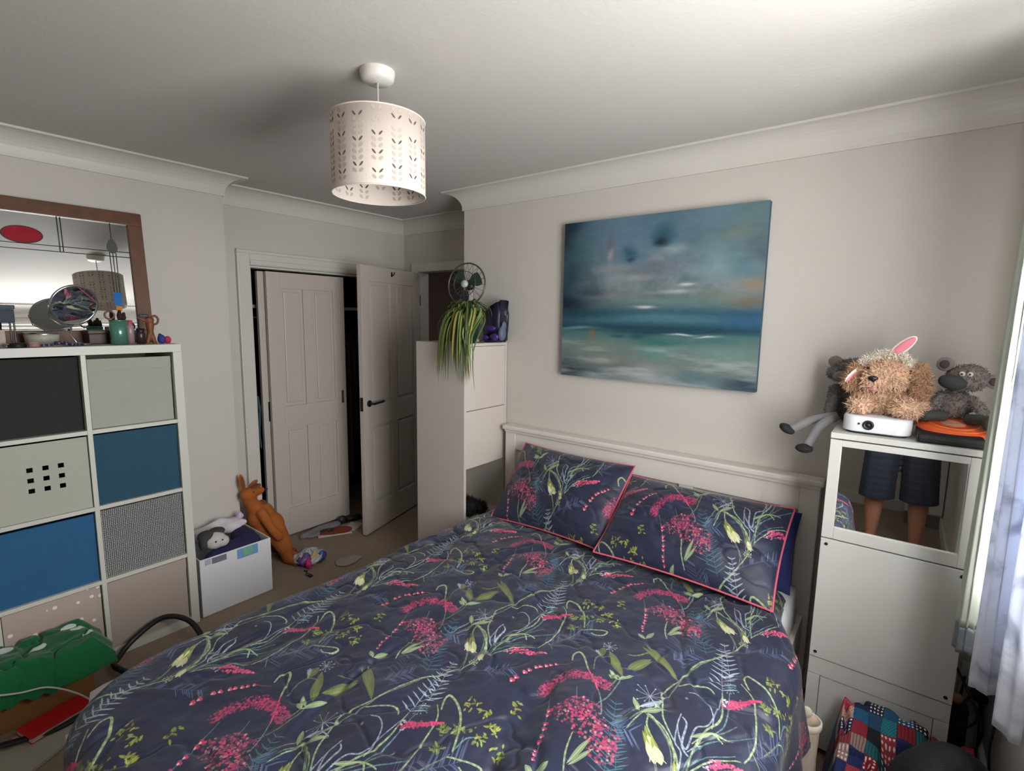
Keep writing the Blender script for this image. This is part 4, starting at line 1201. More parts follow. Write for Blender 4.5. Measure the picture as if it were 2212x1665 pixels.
# desk fan
fan = thing('desk_fan', 'small wire caged desk fan on a white stem behind the spider plant', 'fan', (-2.14, 2.33, PZ))
Mf = Matrix.Translation((0.0, -.03, .345)) @ Matrix.Rotation(math.radians(12), 4, 'Z') @ Matrix.Rotation(math.radians(84), 4, 'X')
m_wire = mat('fan_wire', (92, 88, 88), .35, .05, 20, metal=.6)
def ringpts(r, z): return [Mf @ Vector((r * math.cos(2 * PI * k / 40), r * math.sin(2 * PI * k / 40), z)) for k in range(40)]
obj('cage_rim', tube(new(), ringpts(.128, 0), .0050, 6, closed=True), m_wire, fan, True)
obj('inner_ring', tube(new(), ringpts(.075, .022), .0022, 6, closed=True), m_wire, fan, True)
for k in range(20):
    a = 2 * PI * k / 20
    for s in (1, -1):
        obj('cage_wire', tube(new(), [Mf @ Vector((.02 * math.cos(a), .02 * math.sin(a), s * .028)), Mf @ Vector((.075 * math.cos(a), .075 * math.sin(a), s * .023)), Mf @ Vector((.127 * math.cos(a), .127 * math.sin(a), 0))], .0011, 5), m_wire, fan)
obj('hub', lathe(new(), [(.001, .032), (.022, .030), (.024, .018), (.001, .017)], 20, Mf), mat('pearl_hub', (176, 190, 184), .25), fan, True)
obj('motor', lathe(new(), [(.001, -.07), (.022, -.066), (.030, -.04), (.030, -.022), (.001, -.02)], 20, Mf), m_black, fan, True)
m_blade = mat('dark_green_blade', (34, 52, 46), .25)
for k in range(3):
    bm = new(); a0 = 2 * PI * k / 3 + .4
    g = []
    for i in range(6):
        r = .02 + .085 * i / 5; w_ = .25 + .28 * math.sin(PI * (i + .6) / 6.2)
        g.append([bm.verts.new(Mf @ Vector((r * math.cos(a0 + q * w_), r * math.sin(a0 + q * w_), q * .010))) for q in (-1, -.3, .4, 1)])
    for i in range(5):
        for j in range(3): bm.faces.new((g[i][j], g[i + 1][j], g[i + 1][j + 1], g[i][j + 1]))
    obj('blade', bm, m_blade, fan, True)
m_wht = mat('white_plastic', (204, 200, 200), .35, .02, 10)
p = Mf @ Vector((0, 0, -.045))
obj('stem', tube(new(), [(0, 0, .012), (p.x * .5, p.y * .5, .15), (p.x, p.y, p.z)], [.040, .024, .014], 14), m_wht, fan, True)
obj('base', lathe(new(), [(.001, 0), (.060, 0), (.062, .012), (.04, .02), (.001, .022)], 28), m_wht, fan, True)
# knotted ornament and bag
kn = thing('knot_ornament', 'small dark knotted wire ornament left of the spider plant on the tall cabinet', 'ornament', (-2.283, 2.27, PZ))
kp = []
for i in range(90):
    t = 2 * PI * i / 90
    kp.append(((.030 + .014 * math.cos(3 * t)) * math.cos(2 * t), (.030 + .014 * math.cos(3 * t)) * math.sin(2 * t) * .8, .075 + .040 * math.sin(3 * t) + .018 * math.cos(2 * t)))
obj('knot', tube(new(), kp, .0068, 8, closed=True), mat('dark_bronze', (66, 50, 50), .4, .3, 40, metal=.5), kn, True)
obj('plinth', lathe(new(), [(.001, 0), (.034, 0), (.03, .018), (.012, .026), (.001, .026)], 20), mat('dark_bronze_base', (44, 34, 34), .5), kn, True)
gb = thing('gift_bag', 'navy and violet shiny bag with a pointed corner right of the spider plant', 'bag', (-1.995, 2.395, PZ))
m_nb = mat('navy_satin', (26, 24, 48), .4, .35, 26, .2, 60)
bm = new()
pr = [(-.085, 0), (.075, 0), (.085, .09), (.066, .17), (.088, .262), (.06, .236), (.0, .215), (-.06, .20), (-.092, .12)]
for y, k in ((-.05, 1), (.045, .96)):
    for x, z in pr: bm.verts.new((x * k * .8 + .012, y + .012 * math.sin(z * 40 + x * 30), z))
bm.verts.ensure_lookup_table(); n_ = len(pr)
bm.faces.new([bm.verts[i] for i in range(n_)]); bm.faces.new([bm.verts[n_ + i] for i in range(n_)][::-1])
for i in range(n_): bm.faces.new([bm.verts[i], bm.verts[(i + 1) % n_], bm.verts[n_ + (i + 1) % n_], bm.verts[n_ + i]])
bmesh.ops.bevel(bm, geom=bm.edges[:], offset=.012, segments=3, affect='EDGES')
obj('bag_body', bm, m_nb, gb, True)
blob('violet_bow', [('e', (.02, -.065, .085), (.045, .016, .018)), ('e', (.05, -.06, .035), (.034, .018, .022)), ('e', (-.02, -.06, .03), (.03, .014, .014))], mat('violet_satin', (62, 44, 112), .35, .3, 30), gb, .006, 3)
blob('blue_tissue', [('e', (.084, -.03, .055), (.022, .03, .045)), ('e', (.09, -.02, .10), (.012, .02, .03))], mat('blue_grey_tissue', (84, 94, 116), .6, .3, 30), gb, .006, 3)

# ------------------------------------------------------------------ mirrored cabinet by the window
m_rc = mat('white_mirror_cabinet', (190, 189, 184), .38, .02, 6, 0.05, 40)
RX0, RX1, RY0, RY1, RZ = -.18, .228, 2.075, 2.462, 1.240
rc_ = thing('mirror_cabinet', 'white cabinet with mirrored upper door standing between bed and window', 'cabinet', ((RX0 + RX1) / 2, (RY0 + RY1) / 2, 0))
hx, hy = (RX1 - RX0) / 2, (RY1 - RY0) / 2
for s in (-1, 1): obj('side_panel', bx(new(), s * hx if s < 0 else hx - .02, -hy + .02, 0, -hx + .02 if s < 0 else hx, hy, RZ - .02, .0012), m_rc, rc_)
obj('top_panel', bx(new(), -hx, -hy + .001, RZ - .02, hx, hy, RZ, .002), m_rc, rc_)
obj('back_panel', bx(new(), -hx + .02, hy - .008, .02, hx - .02, hy - .002, RZ - .02), m_rc, rc_)
for z in (.05, .37, .845): obj('shelf', bx(new(), -hx + .02, -hy + .021, z, hx - .02, hy - .01, z + .016, .001), m_rc, rc_)
md_ = None
dz0, dz1, st_ = .856, 1.216, .036
fd = bpy.data.objects.new('mirror_door', None); COL.objects.link(fd); fd.parent = rc_
obj('door_stile', bx(new(), -hx + .001, -hy, dz0, -hx + st_, -hy + .019, dz1, .0015), m_rc, fd)
obj('door_stile', bx(new(), hx - st_, -hy, dz0, hx - .001, -hy + .019, dz1, .0015), m_rc, fd)
obj('door_rail', bx(new(), -hx + st_, -hy, dz0, hx - st_, -hy + .019, dz0 + .042, .0015), m_rc, fd)
obj('door_rail', bx(new(), -hx + st_, -hy, dz1 - .022, hx - st_, -hy + .019, dz1, .0015), m_rc, fd)
obj('mirror_pane', bx(new(), -hx + st_ - .003, -hy + .0085, dz0 + .039, hx - st_ + .003, -hy + .014, dz1 - .019), m_glassm, fd)
lp_ = bpy.data.objects.new('lower_door', None); COL.objects.link(lp_); lp_.parent = rc_
obj('door_leaf', bx(new(), -hx + .001, -hy, .392, hx - .001, -hy + .019, .851, .002), m_rc, lp_)
for x in (-hx + .019, hx - .019):
    for z in (.412, .832):
        obj('screw_cap', lathe(new(), [(.0055, 0), (.0055, .002), (.001, .0025)], 12, Matrix.Translation((x, -hy, z)) @ Matrix.Rotation(PI / 2, 4, 'X')), m_steel, lp_)
bm = new()
bx(bm, -hx + .001, -hy + .004, .322, hx - .001, -hy + .02, .388, .0015)
obj('front_rail', bm, m_rc, rc_)
for x in (-hx + .0005, hx - .040): obj('front_stile', bx(new(), x, -hy + .004, .0, x + .0395, -hy + .02, .320, .0015), m_rc, rc_)
obj('drawer_front', bx(new(), -hx + .0415, -hy + .007, .03, hx - .0415, -hy + .02, .319, .002), m_rc, rc_)

# white speaker-like device
sp = thing('white_projector', 'rounded white speaker box with a round dial under the beige plush dog', 'speaker', (-.055, 2.20, RZ))
def rrect(bm, hx_, hy_, r, prof_, k=9):
    rings = []
    for z, ins in prof_:
        ring = []
        for (sx, sy, a0) in ((1, 1, 0), (-1, 1, PI / 2), (-1, -1, PI), (1, -1, 1.5 * PI)):
            rr3 = max(r - ins, .001)
            for i in range(k):
                a = a0 + PI / 2 * i / (k - 1)
                ring.append(bm.verts.new((sx * (hx_ - r) + rr3 * math.cos(a), sy * (hy_ - r) + rr3 * math.sin(a), z)))
        rings.append(ring)
    n4 = len(rings[0])
    for A, B in zip(rings, rings[1:]):
        for i in range(n4): bm.faces.new((A[i], A[(i + 1) % n4], B[(i + 1) % n4], B[i]))
    bm.faces.new(rings[0][::-1]); bm.faces.new(rings[-1])
    return bm
bm = rrect(new(), .098, .088, .045, [(.007, .004), (.009, .001), (.012, 0), (.054, 0), (.059, .002), (.062, .007)])
obj('casing', bm, mat('pearl_white_plastic', (216, 218, 224), .3, .02, 10), sp, True)
bm = rrect(new(), .088, .078, .04, [(0, 0), (.0065, 0)])
obj('rubber_foot', bm, m_black, sp)
Md = Matrix.Translation((-.022, -.0885, .034)) @ Matrix.Rotation(PI / 2, 4, 'X')
obj('dial', lathe(new(), [(.0165, -.001), (.0165, .004), (.011, .0055), (.010, .003), (.001, .003)], 28, Md), mat('dial_black', (26, 24, 28), .35), sp, True)
obj('dial_centre', lathe(new(), [(.007, .003), (.006, .005), (.001, .0055)], 20, Md), m_steel, sp, True)
obj('small_button', lathe(new(), [(.0035, -.001), (.0035, .0015), (.001, .002)], 12, Matrix.Translation((-.049, -.0885, .036)) @ Matrix.Rotation(PI / 2, 4, 'X')), m_black, sp)

# ---- plush dog with rabbit ear headband
m_fur = mat('beige_curly_plush', (214, 180, 150), .95, .14, 50, sheen=.4)
m_fur2 = mat('beige_dark_plush', (188, 148, 114), .95, .14, 50, sheen=.4)
dg_ = thing('plush_dog', 'fluffy beige plush dog with pink rabbit ear headband sitting on the white speaker', 'soft toy', (-.045, 2.225, RZ + .0625))
def E3(c, r, ax=None, an=0): return ('e', c, r) if ax is None else ('e', c, r, ax, an)
body = blob('body', [E3((.0, .02, .048), (.080, .060, .052)), E3((-.065, -.045, .030), (.032, .045, .028)), E3((.062, -.05, .034), (.042, .05, .030)), E3((.088, .0, .034), (.035, .05, .034)),
                     E3((-.055, -.005, .05), (.036, .04, .036)), E3((.0, .0, .140), (.074, .064, .062)), E3((-.028, -.048, .118), (.038, .034, .030)), E3((0, .01, .185), (.05, .05, .03))], m_fur, dg_, .006, 3)
tufts('curly_pile', body, m_fur, 9000, .013, .0022, 3, .25, dg_, .7)
for (nm, pts, s) in (('ear', [E3((-.085, -.005, .145), (.026, .030, .030)), E3((-.096, -.018, .112), (.026, .026, .034))], 5), ('ear', [E3((.088, -.005, .150), (.026, .034, .036)), E3((.100, -.012, .110), (.026, .030, .042)), E3((.096, -.018, .085), (.020, .024, .026))], 6)):
    er = blob(nm, pts, m_fur2, dg_, .006, 3)
    tufts('curly_pile', er, m_fur2, 2600, .012, .0022, s, .3, er, .7)
blob('nose', [E3((-.034, -.086, .132), (.016, .009, .009)), E3((-.034, -.084, .124), (.006, .007, .008))], mat('nose_black', (12, 10, 12), .35), dg_, .003, 2)
for x in (-.052, .004): blob('eye', [E3((x, -.058 + abs(x + .024) * .2, .165), (.0055, .004, .0055))], m_black, dg_, .002, 1)
blob('tongue_patch', [E3((-.03, -.070, .096), (.018, .012, .010))], mat('pink_felt', (198, 140, 138), .9), dg_, .004, 2)
hbnd = thing('rabbit_ear_headband', 'white fluffy headband with pink rabbit ears worn by the plush dog', 'headband', (-.045, 2.225, RZ + .0625))
m_wf = mat('white_fluff', (226, 218, 206), .95, .06, 50)
bnd = obj('band', tube(new(), spline([(-.072, -.012, .168), (-.05, -.02, .196), (0, -.024, .212), (.045, -.02, .198), (.068, -.012, .170)], 24), .010, 10), m_wf, hbnd, True)
tufts('fluff', bnd, m_wf, 1500, .013, .002, 8, -.1, hbnd, .6)
def bunny(nm, base_, tip, w, sd):
    b0, t0 = Vector(base_), Vector(tip); d = (t0 - b0); L_ = d.length; d.normalize()
    q = Vector((0, 0, 1)).rotation_difference(d).to_matrix().to_4x4()
    mm = Matrix.Translation((b0 + t0) / 2) @ q
    bm = new(); ell(bm, (0, 0, 0), (1, 1, 1), 3); bmesh.ops.transform(bm, matrix=mm @ Matrix.Diagonal((w, .007, L_ / 2, 1)), verts=bm.verts[:])
    e = obj(nm, bm, m_wf, hbnd, True)
    bm = new(); ell(bm, (0, 0, 0), (1, 1, 1), 3); bmesh.ops.transform(bm, matrix=mm @ Matrix.Translation((0, -.004, .003)) @ Matrix.Diagonal((w * .72, .006, L_ / 2 * .86, 1)), verts=bm.verts[:])
    obj('pink_lining', bm, mat('pink_satin_ear', (222, 128, 146), .6, .1, 30), e, True)
bunny('rabbit_ear', (.002, -.02, .205), (.072, -.035, .278), .019, 1)
bunny('rabbit_ear', (-.072, -.015, .162), (-.118, -.045, .108), .020, 2)

# ---- grey plush leaning at the left, legs hanging past the cabinet edge
m_gr = mat('dark_grey_plush', (98, 90, 86), .95, .2, 40, sheen=.3); m_gr2 = mat('grey_velour', (112, 110, 112), .9, .1, 30, sheen=.3); m_sole = mat('black_velour', (24, 24, 24), .9)
gl = thing('plush_monkey', 'dark grey plush monkey slumped behind the dog with long legs hanging over the cabinet side', 'soft toy', (-.16, 2.36, RZ))
gb_ = blob('body', [E3((.0, .0, .075), (.055, .045, .07)), E3((.01, -.01, .195), (.062, .052, .050)), E3((-.045, -.015, .19), (.03, .03, .028)), ('c', (-.04, -.02, .12), .022, (-.05, -.07, .04), .018)], m_gr, gl, .007, 3)
tufts('pile', gb_, m_gr, 3500, .010, .002, 12, .2, gl, .6)
for (x, z) in ((-.052, .232), (.070, .245)):
    e = blob('ear', [E3((x, -.01, z), (.026, .014, .024))], m_gr, gl, .005, 2)
blob('muzzle', [E3((-.02, -.055, .178), (.036, .022, .024))], mat('muzzle_grey', (120, 112, 108), .9), gl, .005, 2)
for (pts, so) in (([(-.03, -.07, .028), (-.10, -.14, .010), (-.165, -.17, -.030)], (-.175, -.175, -.028)), ([(-.03, -.085, .020), (-.065, -.17, .0), (-.100, -.195, -.075)], (-.108, -.200, -.090))):
    bm = new(); P_ = spline(pts, 14); tube(bm, P_, .0155, 12)
    lg = obj('leg', bm, m_gr2, gl, True)
    blob('foot', [E3(so, (.031, .028, .017), (0, 1, 0), .5 if so[2] > -.05 else 0)], m_sole, gl, .005, 2)

# ---- grey monkey on the right
gm = thing('plush_monkey', 'grey plush monkey with dark muzzle sitting nearest the curtain on the orange disc', 'soft toy', (.165, 2.29, RZ + .060))
mb = blob('body', [E3((-.02, .01, .05), (.055, .04, .05)), E3((.01, 0, .145), (.056, .046, .044)), ('c', (-.055, -.01, .075), .017, (-.085, -.06, .02), .015), ('c', (.03, -.01, .07), .017, (.06, -.07, .03), .014)], mat('mid_grey_plush', (124, 114, 110), .95, .15, 40, sheen=.3), gm, .006, 3)
tufts('pile', mb, MATS['mid_grey_plush'], 3000, .008, .0018, 14, .2, gm, .6)
for (x, z) in ((-.052, .188), (.078, .138)):
    e = blob('ear', [E3((x, -.01, z), (.026, .012, .026))], MATS['mid_grey_plush'], gm, .005, 2)
    blob('ear_lining', [E3((x - .002, -.021, z), (.014, .004, .015))], mat('ear_dark', (70, 58, 58), .9), e, .003, 1)
blob('muzzle', [E3((-.030, -.045, .130), (.040, .026, .026), (0, 1, 0), .2)], mat('dark_slate_plush', (58, 62, 60), .9, .1, 30), gm, .005, 3)
for x in (-.012, .008):
    ey = blob('eye', [E3((x + .004, -.043, .160), (.009, .006, .009))], mat('eye_white', (200, 196, 190), .4), gm, .0025, 1)
    blob('pupil', [E3((x + .003, -.049, .160), (.0035, .002, .0035))], m_black, ey, .0015, 0)
for (p0, p1, so) in (((-.04, -.04, .012), (-.10, -.10, .014), None), ((.02, -.04, .012), (.075, -.115, .014), (.078, -.12, .0))):
    obj('leg', tube(new(), spline([p0, ((p0[0] + p1[0]) / 2, (p0[1] + p1[1]) / 2, .016), p1], 10), .017, 10), mat('slate_leg', (66, 70, 66), .9), gm, True)
    if so: blob('foot', [E3((so[0] - .005, so[1], .012), (.026, .030, .026))], mat('slate_leg', (66, 70, 66)), gm, .005, 2)

# orange frisbee and black case under it
fr_ = thing('orange_frisbee', 'orange red flying disc lying tilted on the black case', 'flying disc', (.150, 2.235, RZ + .048), 0)
fr_.rotation_euler = (math.radians(9), math.radians(2), 0)
obj('disc', lathe(new(), [(.001, .004), (.055, .004), (.058, .007), (.075, .005), (.092, -.002), (.100, -.010), (.098, -.012), (.088, -.006), (.001, 0)], 48), mat('orange_plastic', (236, 98, 56), .4, .05, 20), fr_, True)
for r, z in ((.066, .0068), (.084, .0022)):
    obj('printed_ring', tube(new(), [(r * math.cos(2 * PI * k / 48), r * math.sin(2 * PI * k / 48), z) for k in range(48)], .0016, 5, closed=True), mat('yellow_print', (240, 150, 60), .4), fr_, True, label='thin yellow ring')
obj('centre_print', lathe(new(), [(.001, .0052), (.034, .0052), (.034, .0045), (.001, .0044)], 36), mat('pale_pink_print', (226, 150, 130), .5, .5, 60), fr_)
bcs = thing('black_case', 'flat black zipped case lying at the window end of the mirrored cabinet', 'case', (.138, 2.185, RZ))
obj('case_body', bx(new(), -.082, -.095, 0, .085, .13, .030, .010), mat('black_nylon', (20, 22, 24), .6, .2, 30, .3, 200), bcs, True)
obj('zip', tube(new(), [(-.075, -.0955, .016), (.078, -.0955, .016)], .0018, 6), m_steel, bcs)

# ------------------------------------------------------------------ curtains on the window wall
def cloth_mat(name, c1, c2, sc, trl=0.35, thr=(.45, .62)):
    m = bpy.data.materials.new(name); m.use_nodes = True; nt = m.node_tree
    b = nt.nodes['Principled BSDF']; b.inputs['Roughness'].default_value = .9
    tc = nt.nodes.new('ShaderNodeTexCoord'); nz = nt.nodes.new('ShaderNodeTexNoise'); nz.inputs['Scale'].default_value = sc; nz.inputs['Detail'].default_value = 5; nz.inputs['Distortion'].default_value = 1.2
    rp = nt.nodes.new('ShaderNodeValToRGB'); rp.color_ramp.elements[0].color = lin(c1); rp.color_ramp.elements[1].color = lin(c2); rp.color_ramp.elements[0].position = thr[0]; rp.color_ramp.elements[1].position = thr[1]
    nt.links.new(tc.outputs['Object'], nz.inputs['Vector']); nt.links.new(nz.outputs['Fac'], rp.inputs[0]); nt.links.new(rp.outputs[0], b.inputs['Base Color'])
    t = nt.nodes.new('ShaderNodeBsdfTranslucent'); nt.links.new(rp.outputs[0], t.inputs['Color'])
    mx = nt.nodes.new('ShaderNodeMixShader'); mx.inputs[0].default_value = trl
    nt.links.new(b.outputs[0], mx.inputs[1]); nt.links.new(t.outputs[0], mx.inputs[2]); nt.links.new(mx.outputs[0], nt.nodes['Material Output'].inputs[0])
    return m
m_lin = cloth_mat('pale_green_lining', (196, 204, 190), (206, 210, 200), 6, .12)
m_hem = cloth_mat('grey_blue_hem', (118, 126, 134), (134, 140, 146), 14, .08)
m_net = cloth_mat('white_marbled_cotton', (226, 230, 240), (160, 168, 184), 9, .24, (.50, .72))
def curtain(nm, parent, path, z0, z1, m, amp=.0, sway=.0, nz_=60):
    P = spline(path, 10 * len(path)); n = len(P); k = nz_
    A = np.zeros((n, k, 3))
    for i, p in enumerate(P):
        for j in range(k):
            t = j / (k - 1); z = z0 + (z1 - z0) * t
            f = 1 + amp * (1 - t)
            A[i, j] = (p.x - sway * (1 - t) + .004 * math.sin(i * .9 + z * 5), p.y + (p.y - path[0][1]) * (f - 1), z + .004 * math.sin(i * .5))
    o = obj_me(nm, grid_mesh(nm, A), m, parent, True)
    sd = o.modifiers.new('t', 'SOLIDIFY'); sd.thickness = .0025
    return o
cu = thing('lined_curtain', 'pale green white lined curtain with grey hem, hanging next to the mirrored cabinet', 'curtain', (0, 0, 0))
pA = [(.246, 1.99, 0), (.228, 1.962, 0), (.236, 1.93, 0), (.262, 1.925, 0), (.285, 1.95, 0), (.31, 1.93, 0), (.335, 1.96, 0)]
curtain('curtain_cloth', cu, pA, .735, 2.20, m_lin, 0, .030)
curtain('grey_hem', cu, [(x - .0295, y, 0) for x, y, _ in pA], .655, .737, m_hem, 0, .002, 8)
nc = thing('white_curtain', 'bright bluish white curtain with faint grey marbling lit by the window at the right edge', 'curtain', (0, 0, 0))
pB = [(.262, 1.86, 0), (.240, 1.80, 0), (.232, 1.755, 0), (.258, 1.735, 0), (.300, 1.75, 0), (.325, 1.72, 0), (.290, 1.67, 0), (.262, 1.62, 0), (.300, 1.575, 0)]
curtain('curtain_cloth', nc, pB, .665, 2.20, m_net, .10, .012)
rail_ = thing('curtain_pole', 'slim white curtain pole above the window', 'curtain pole', (.28, 1.2, 2.225))
obj('pole', tube(new(), [(0, -1.5, 0), (0, .84, 0)], .012, 12), m_trim, rail_, True)
for y in (-1.3, -.2, .80): obj('bracket', tube(new(), [(0, y, 0), (.078, y, -.01)], .007, 8), m_trim, rail_, True)
cw2 = thing('lined_curtain', 'pale curtain with grey hem drawn back behind the photographer, seen in the cabinet mirror', 'curtain', (0, 0, 0))
pC = [(.30, .42, 0), (.24, .36, 0), (.31, .30, 0), (.25, .23, 0), (.31, .17, 0), (.26, .10, 0), (.32, .06, 0)]
pC = [(x + .02, y - .98, 0) for x, y, _ in pC]
curtain('curtain_cloth', cw2, pC, .735, 2.20, m_lin, 0, .0)
curtain('grey_hem', cw2, pC, .655, .737, m_hem, 0, .0, 8)
wr_ = thing('white_wardrobe', 'tall white wardrobe with grey plinth behind the photographer, seen in cabinet mirror', 'wardrobe', (.235, -1.13, 0))
obj('carcass', bx(new(), -.12, -.15, .10, .12, .13, 2.0, .004), m_white, wr_)
obj('door', bx(new(), -.117, .131, .12, .117, .149, 1.98, .002), m_white, wr_)
obj('handle', tube(new(), [(-.08, .149, .95), (-.08, .175, .96), (-.08, .175, 1.05), (-.08, .149, 1.06)], .005, 8), m_chrome, wr_, True)
obj('plinth', bx(new(), -.118, -.14, 0, .118, .14, .099, .002), mat('grey_plinth', (110, 116, 116), .6), wr_)

# ------------------------------------------------------------------ white box of clothes by the shelving
m_bx = mat('white_box_card', (206, 206, 212), .6, .02, 8)
wb = thing('white_box', 'open white box with picture stickers standing between shelving and toy animal', 'box', (-3.02, 1.187, 0))
obj('front_panel', bx(new(), .176, -.19, .004, .182, .19, .325, .002), m_bx, wb)
obj('back_panel', bx(new(), -.182, -.19, .004, -.176, .19, .36, .002), m_bx, wb)
for s in (-1, 1): obj('side_panel', bx(new(), -.1755, min(s * .19, s * .184), .004, .1755, max(s * .19, s * .184), .325, .001), m_bx, wb)
obj('bottom_panel', bx(new(), -.1755, -.1835, .0, .1755, .1835, .006), m_bx, wb)
for (y0, y1, z0, z1, c, nm) in ((-.13, -.055, .285, .318, (104, 108, 120), 'dark grey sticker'), (-.165, -.135, .288, .32, (160, 166, 178), 'pale grey sticker'), (.0, .115, .262, .318, (104, 146, 190), 'blue picture sticker'), (.035, .085, .270, .312, (108, 168, 130), 'green shape on the sticker')):
    xo = .1825 if 'shape' not in nm else .1835
    obj('sticker', bx(new(), xo - .0005, y0, z0, xo, y1, z1), mat('st_' + nm.replace(' ', '_'), c, .6, .2, 60), wb, label=nm)
m_nv = mat('navy_cloth', (26, 26, 66), .9, .3, 20, .3, 120)
c1 = thing('navy_clothes', 'folded navy cloth hanging over the front of the white box', 'clothing', (-3.02, 1.20, 0))
blob('cloth', [E3((.10, .02, .30), (.07, .14, .045)), E3((.02, .10, .31), (.12, .06, .05)), E3((.13, -.10, .295), (.04, .06, .040)), ('c', (-.05, .12, .33), .03, (.09, .13, .31), .028)], m_nv, c1, .008, 4)
c2 = thing('grey_plush_face', 'small grey and white soft toy with dark hair lying in the white box', 'soft toy', (-2.93, 1.115, .335))
f_ = blob('face', [E3((0, 0, .038), (.042, .056, .048)), E3((.018, .03, .03), (.03, .036, .032))], mat('white_felt', (186, 180, 178), .9, .08, 20), c2, .006, 3)
hh_ = blob('hair', [E3((-.02, -.035, .068), (.045, .046, .030)), E3((-.03, .02, .075), (.04, .045, .022)), E3((.0, -.062, .035), (.032, .020, .036))], mat('charcoal_plush', (58, 58, 56), .95, .2, 40), c2, .006, 3)
for y in (-.012, .022): blob('eye', [E3((.040, y, .045), (.005, .005, .006))], m_black, c2, .002, 1)
c3 = thing('white_clothes', 'heap of white and pinkish laundry at the back of the white box', 'clothing', (-3.02, 1.20, 0))
blob('cloth', [E3((-.10, -.06, .345), (.06, .10, .045)), E3((-.09, .08, .36), (.06, .07, .045)), ('c', (-.12, -.12, .35), .02, (-.10, .02, .405), .016), ('c', (-.10, .02, .405), .016, (-.06, .14, .37), .018)], mat('white_laundry', (198, 192, 196), .9, .06, 18, .2, 80), c3, .008, 4)
c4 = thing('lilac_pouch', 'little lilac pouch on top of the laundry near the toy animal', 'pouch', (-3.12, 1.335, .385))
blob('pouch', [E3((0, 0, .012), (.018, .022, .018)), E3((.0, .0, .03), (.010, .012, .010))], mat('lilac_cloth', (190, 170, 200), .9), c4, .004, 3)

# ------------------------------------------------------------------ tan toy animal leaning by the closet
m_tan = mat('tan_plush', (156, 86, 30), .9, .25, 14, .3, 120); m_tan2 = mat('dark_tan_plush', (112, 66, 30), .9, .25, 14)
ka = thing('plush_kangaroo', 'ginger brown plush kangaroo sitting between the white box and the closet', 'soft toy', (-3.17, 1.47, 0))
kb = blob('body', [E3((0, .015, .34), (.072, .085, .090)), E3((0, .060, .25), (.090, .100, .105)), ('c', (0, -.02, .40), .052, (.01, -.060, .475), .042),
                   E3((.01, -.06, .505), (.050, .054, .044)), ('c', (.02, -.05, .51), .036, (.065, -.005, .530), .022),
                   ('c', (.065, -.01, .38), .034, (.125, .02, .28), .028), ('c', (.125, .02, .28), .028, (.125, .060, .22), .030),
                   ('c', (.05, .08, .22), .070, (.085, .115, .12), .054), ('c', (.085, .115, .12), .050, (.09, .13, .055), .040),
                   ('c', (-.04, .10, .22), .062, (-.01, .16, .10), .050)], m_tan, ka, .009, 4)
blob('brow_patch', [E3((-.01, .015, .418), (.046, .045, .022)), E3((.02, -.02, .548), (.034, .036, .012), (1, 0, 0), .2)], m_tan2, ka, .006, 3, label='darker brown patches')
for (a, bq, w) in (((.0, -.085, .53), (.0, -.098, .63), .018), ((.0, -.045, .545), (.02, -.01, .585), .016)):
    a, bq = Vector(a), Vector(bq); d = bq - a; q = Vector((0, 0, 1)).rotation_difference(d.normalized()).to_matrix()
    bm = new(); ell(bm, (0, 0, 0), (1, 1, 1), 3); bmesh.ops.transform(bm, matrix=Matrix.Translation((a + bq) / 2) @ q.to_4x4() @ Matrix.Diagonal((.012, w, d.length * .6, 1)), verts=bm.verts[:])
    e = obj('ear', bm, m_tan, ka, True)
    bm = new(); ell(bm, (0, 0, 0), (1, 1, 1), 3); bmesh.ops.transform(bm, matrix=Matrix.Translation((a + bq) / 2 + Vector((.008, 0, 0))) @ q.to_4x4() @ Matrix.Diagonal((.008, w * .6, d.length * .45, 1)), verts=bm.verts[:])
    obj('ear_lining', bm, m_tan2, e, True)
blob('nose', [E3((.088, .014, .536), (.008, .010, .008))], m_black, ka, .003, 1)
blob('eye', [E3((.055, -.048, .525), (.006, .006, .007))], m_black, ka, .002, 1)
blob('throat_patch', [E3((.044, -.010, .480), (.016, .018, .022))], mat('cream_pink_plush', (206, 176, 164), .9), ka, .005, 2)
for (p, q) in (((.09, .13, .035), (.17, .15, .022)), ((-.01, .16, .035), (.06, .20, .022))):
    blob('foot', [('c', p, .033, q, .022)], m_tan, ka, .006, 3)
obj('tail', tube(new(), spline([(-.05, .10, .14), (-.09, .14, .05), (-.06, .20, .022), (.0, .235, .02)], 16), [.040 - .0016 * k for k in range(16)], 12), m_tan2, ka, True)

# ------------------------------------------------------------------ clutter on the carpet before the closet
m_poly = mat('clear_polythene', (176, 180, 186), .15, .2, 30, .9, 60, spec=.8)
pg = thing('plastic_bag', 'crumpled shiny clear plastic bag with purple print on the carpet by the toy animal', 'bag', (-2.98, 1.70, 0))
def crumple(nm, m, parent, r, h, seed, cx=0, cy=0, n=34, rough_=.35):
    t = np.linspace(0, 1, n); a = np.linspace(0, 2 * PI, n + 8, endpoint=False)
    Aa, Tt = np.meshgrid(a, t, indexing='ij')
    rr_ = np.sin(Tt * PI) ** .7 * (1 + rough_ * (fbm(np.cos(Aa) * 2.2 + 5 + seed, np.sin(Aa) * 2.2 + Tt * 4, seed, 3) - .47) * 2)
    X = cx + r[0] * rr_ * np.cos(Aa); Y = cy + r[1] * rr_ * np.sin(Aa)
    Zq = np.maximum(.001, h * (1 - Tt) * (1 + .5 * (fbm(X * 30, Y * 30, seed + 3, 3) - .47) * 2) )
    return obj_me(nm, grid_mesh(nm, np.stack([X, Y, Zq], -1), closed_u=True), m, parent, False)
crumple('polythene', m_poly, pg, (.085, .10), .085, 4)
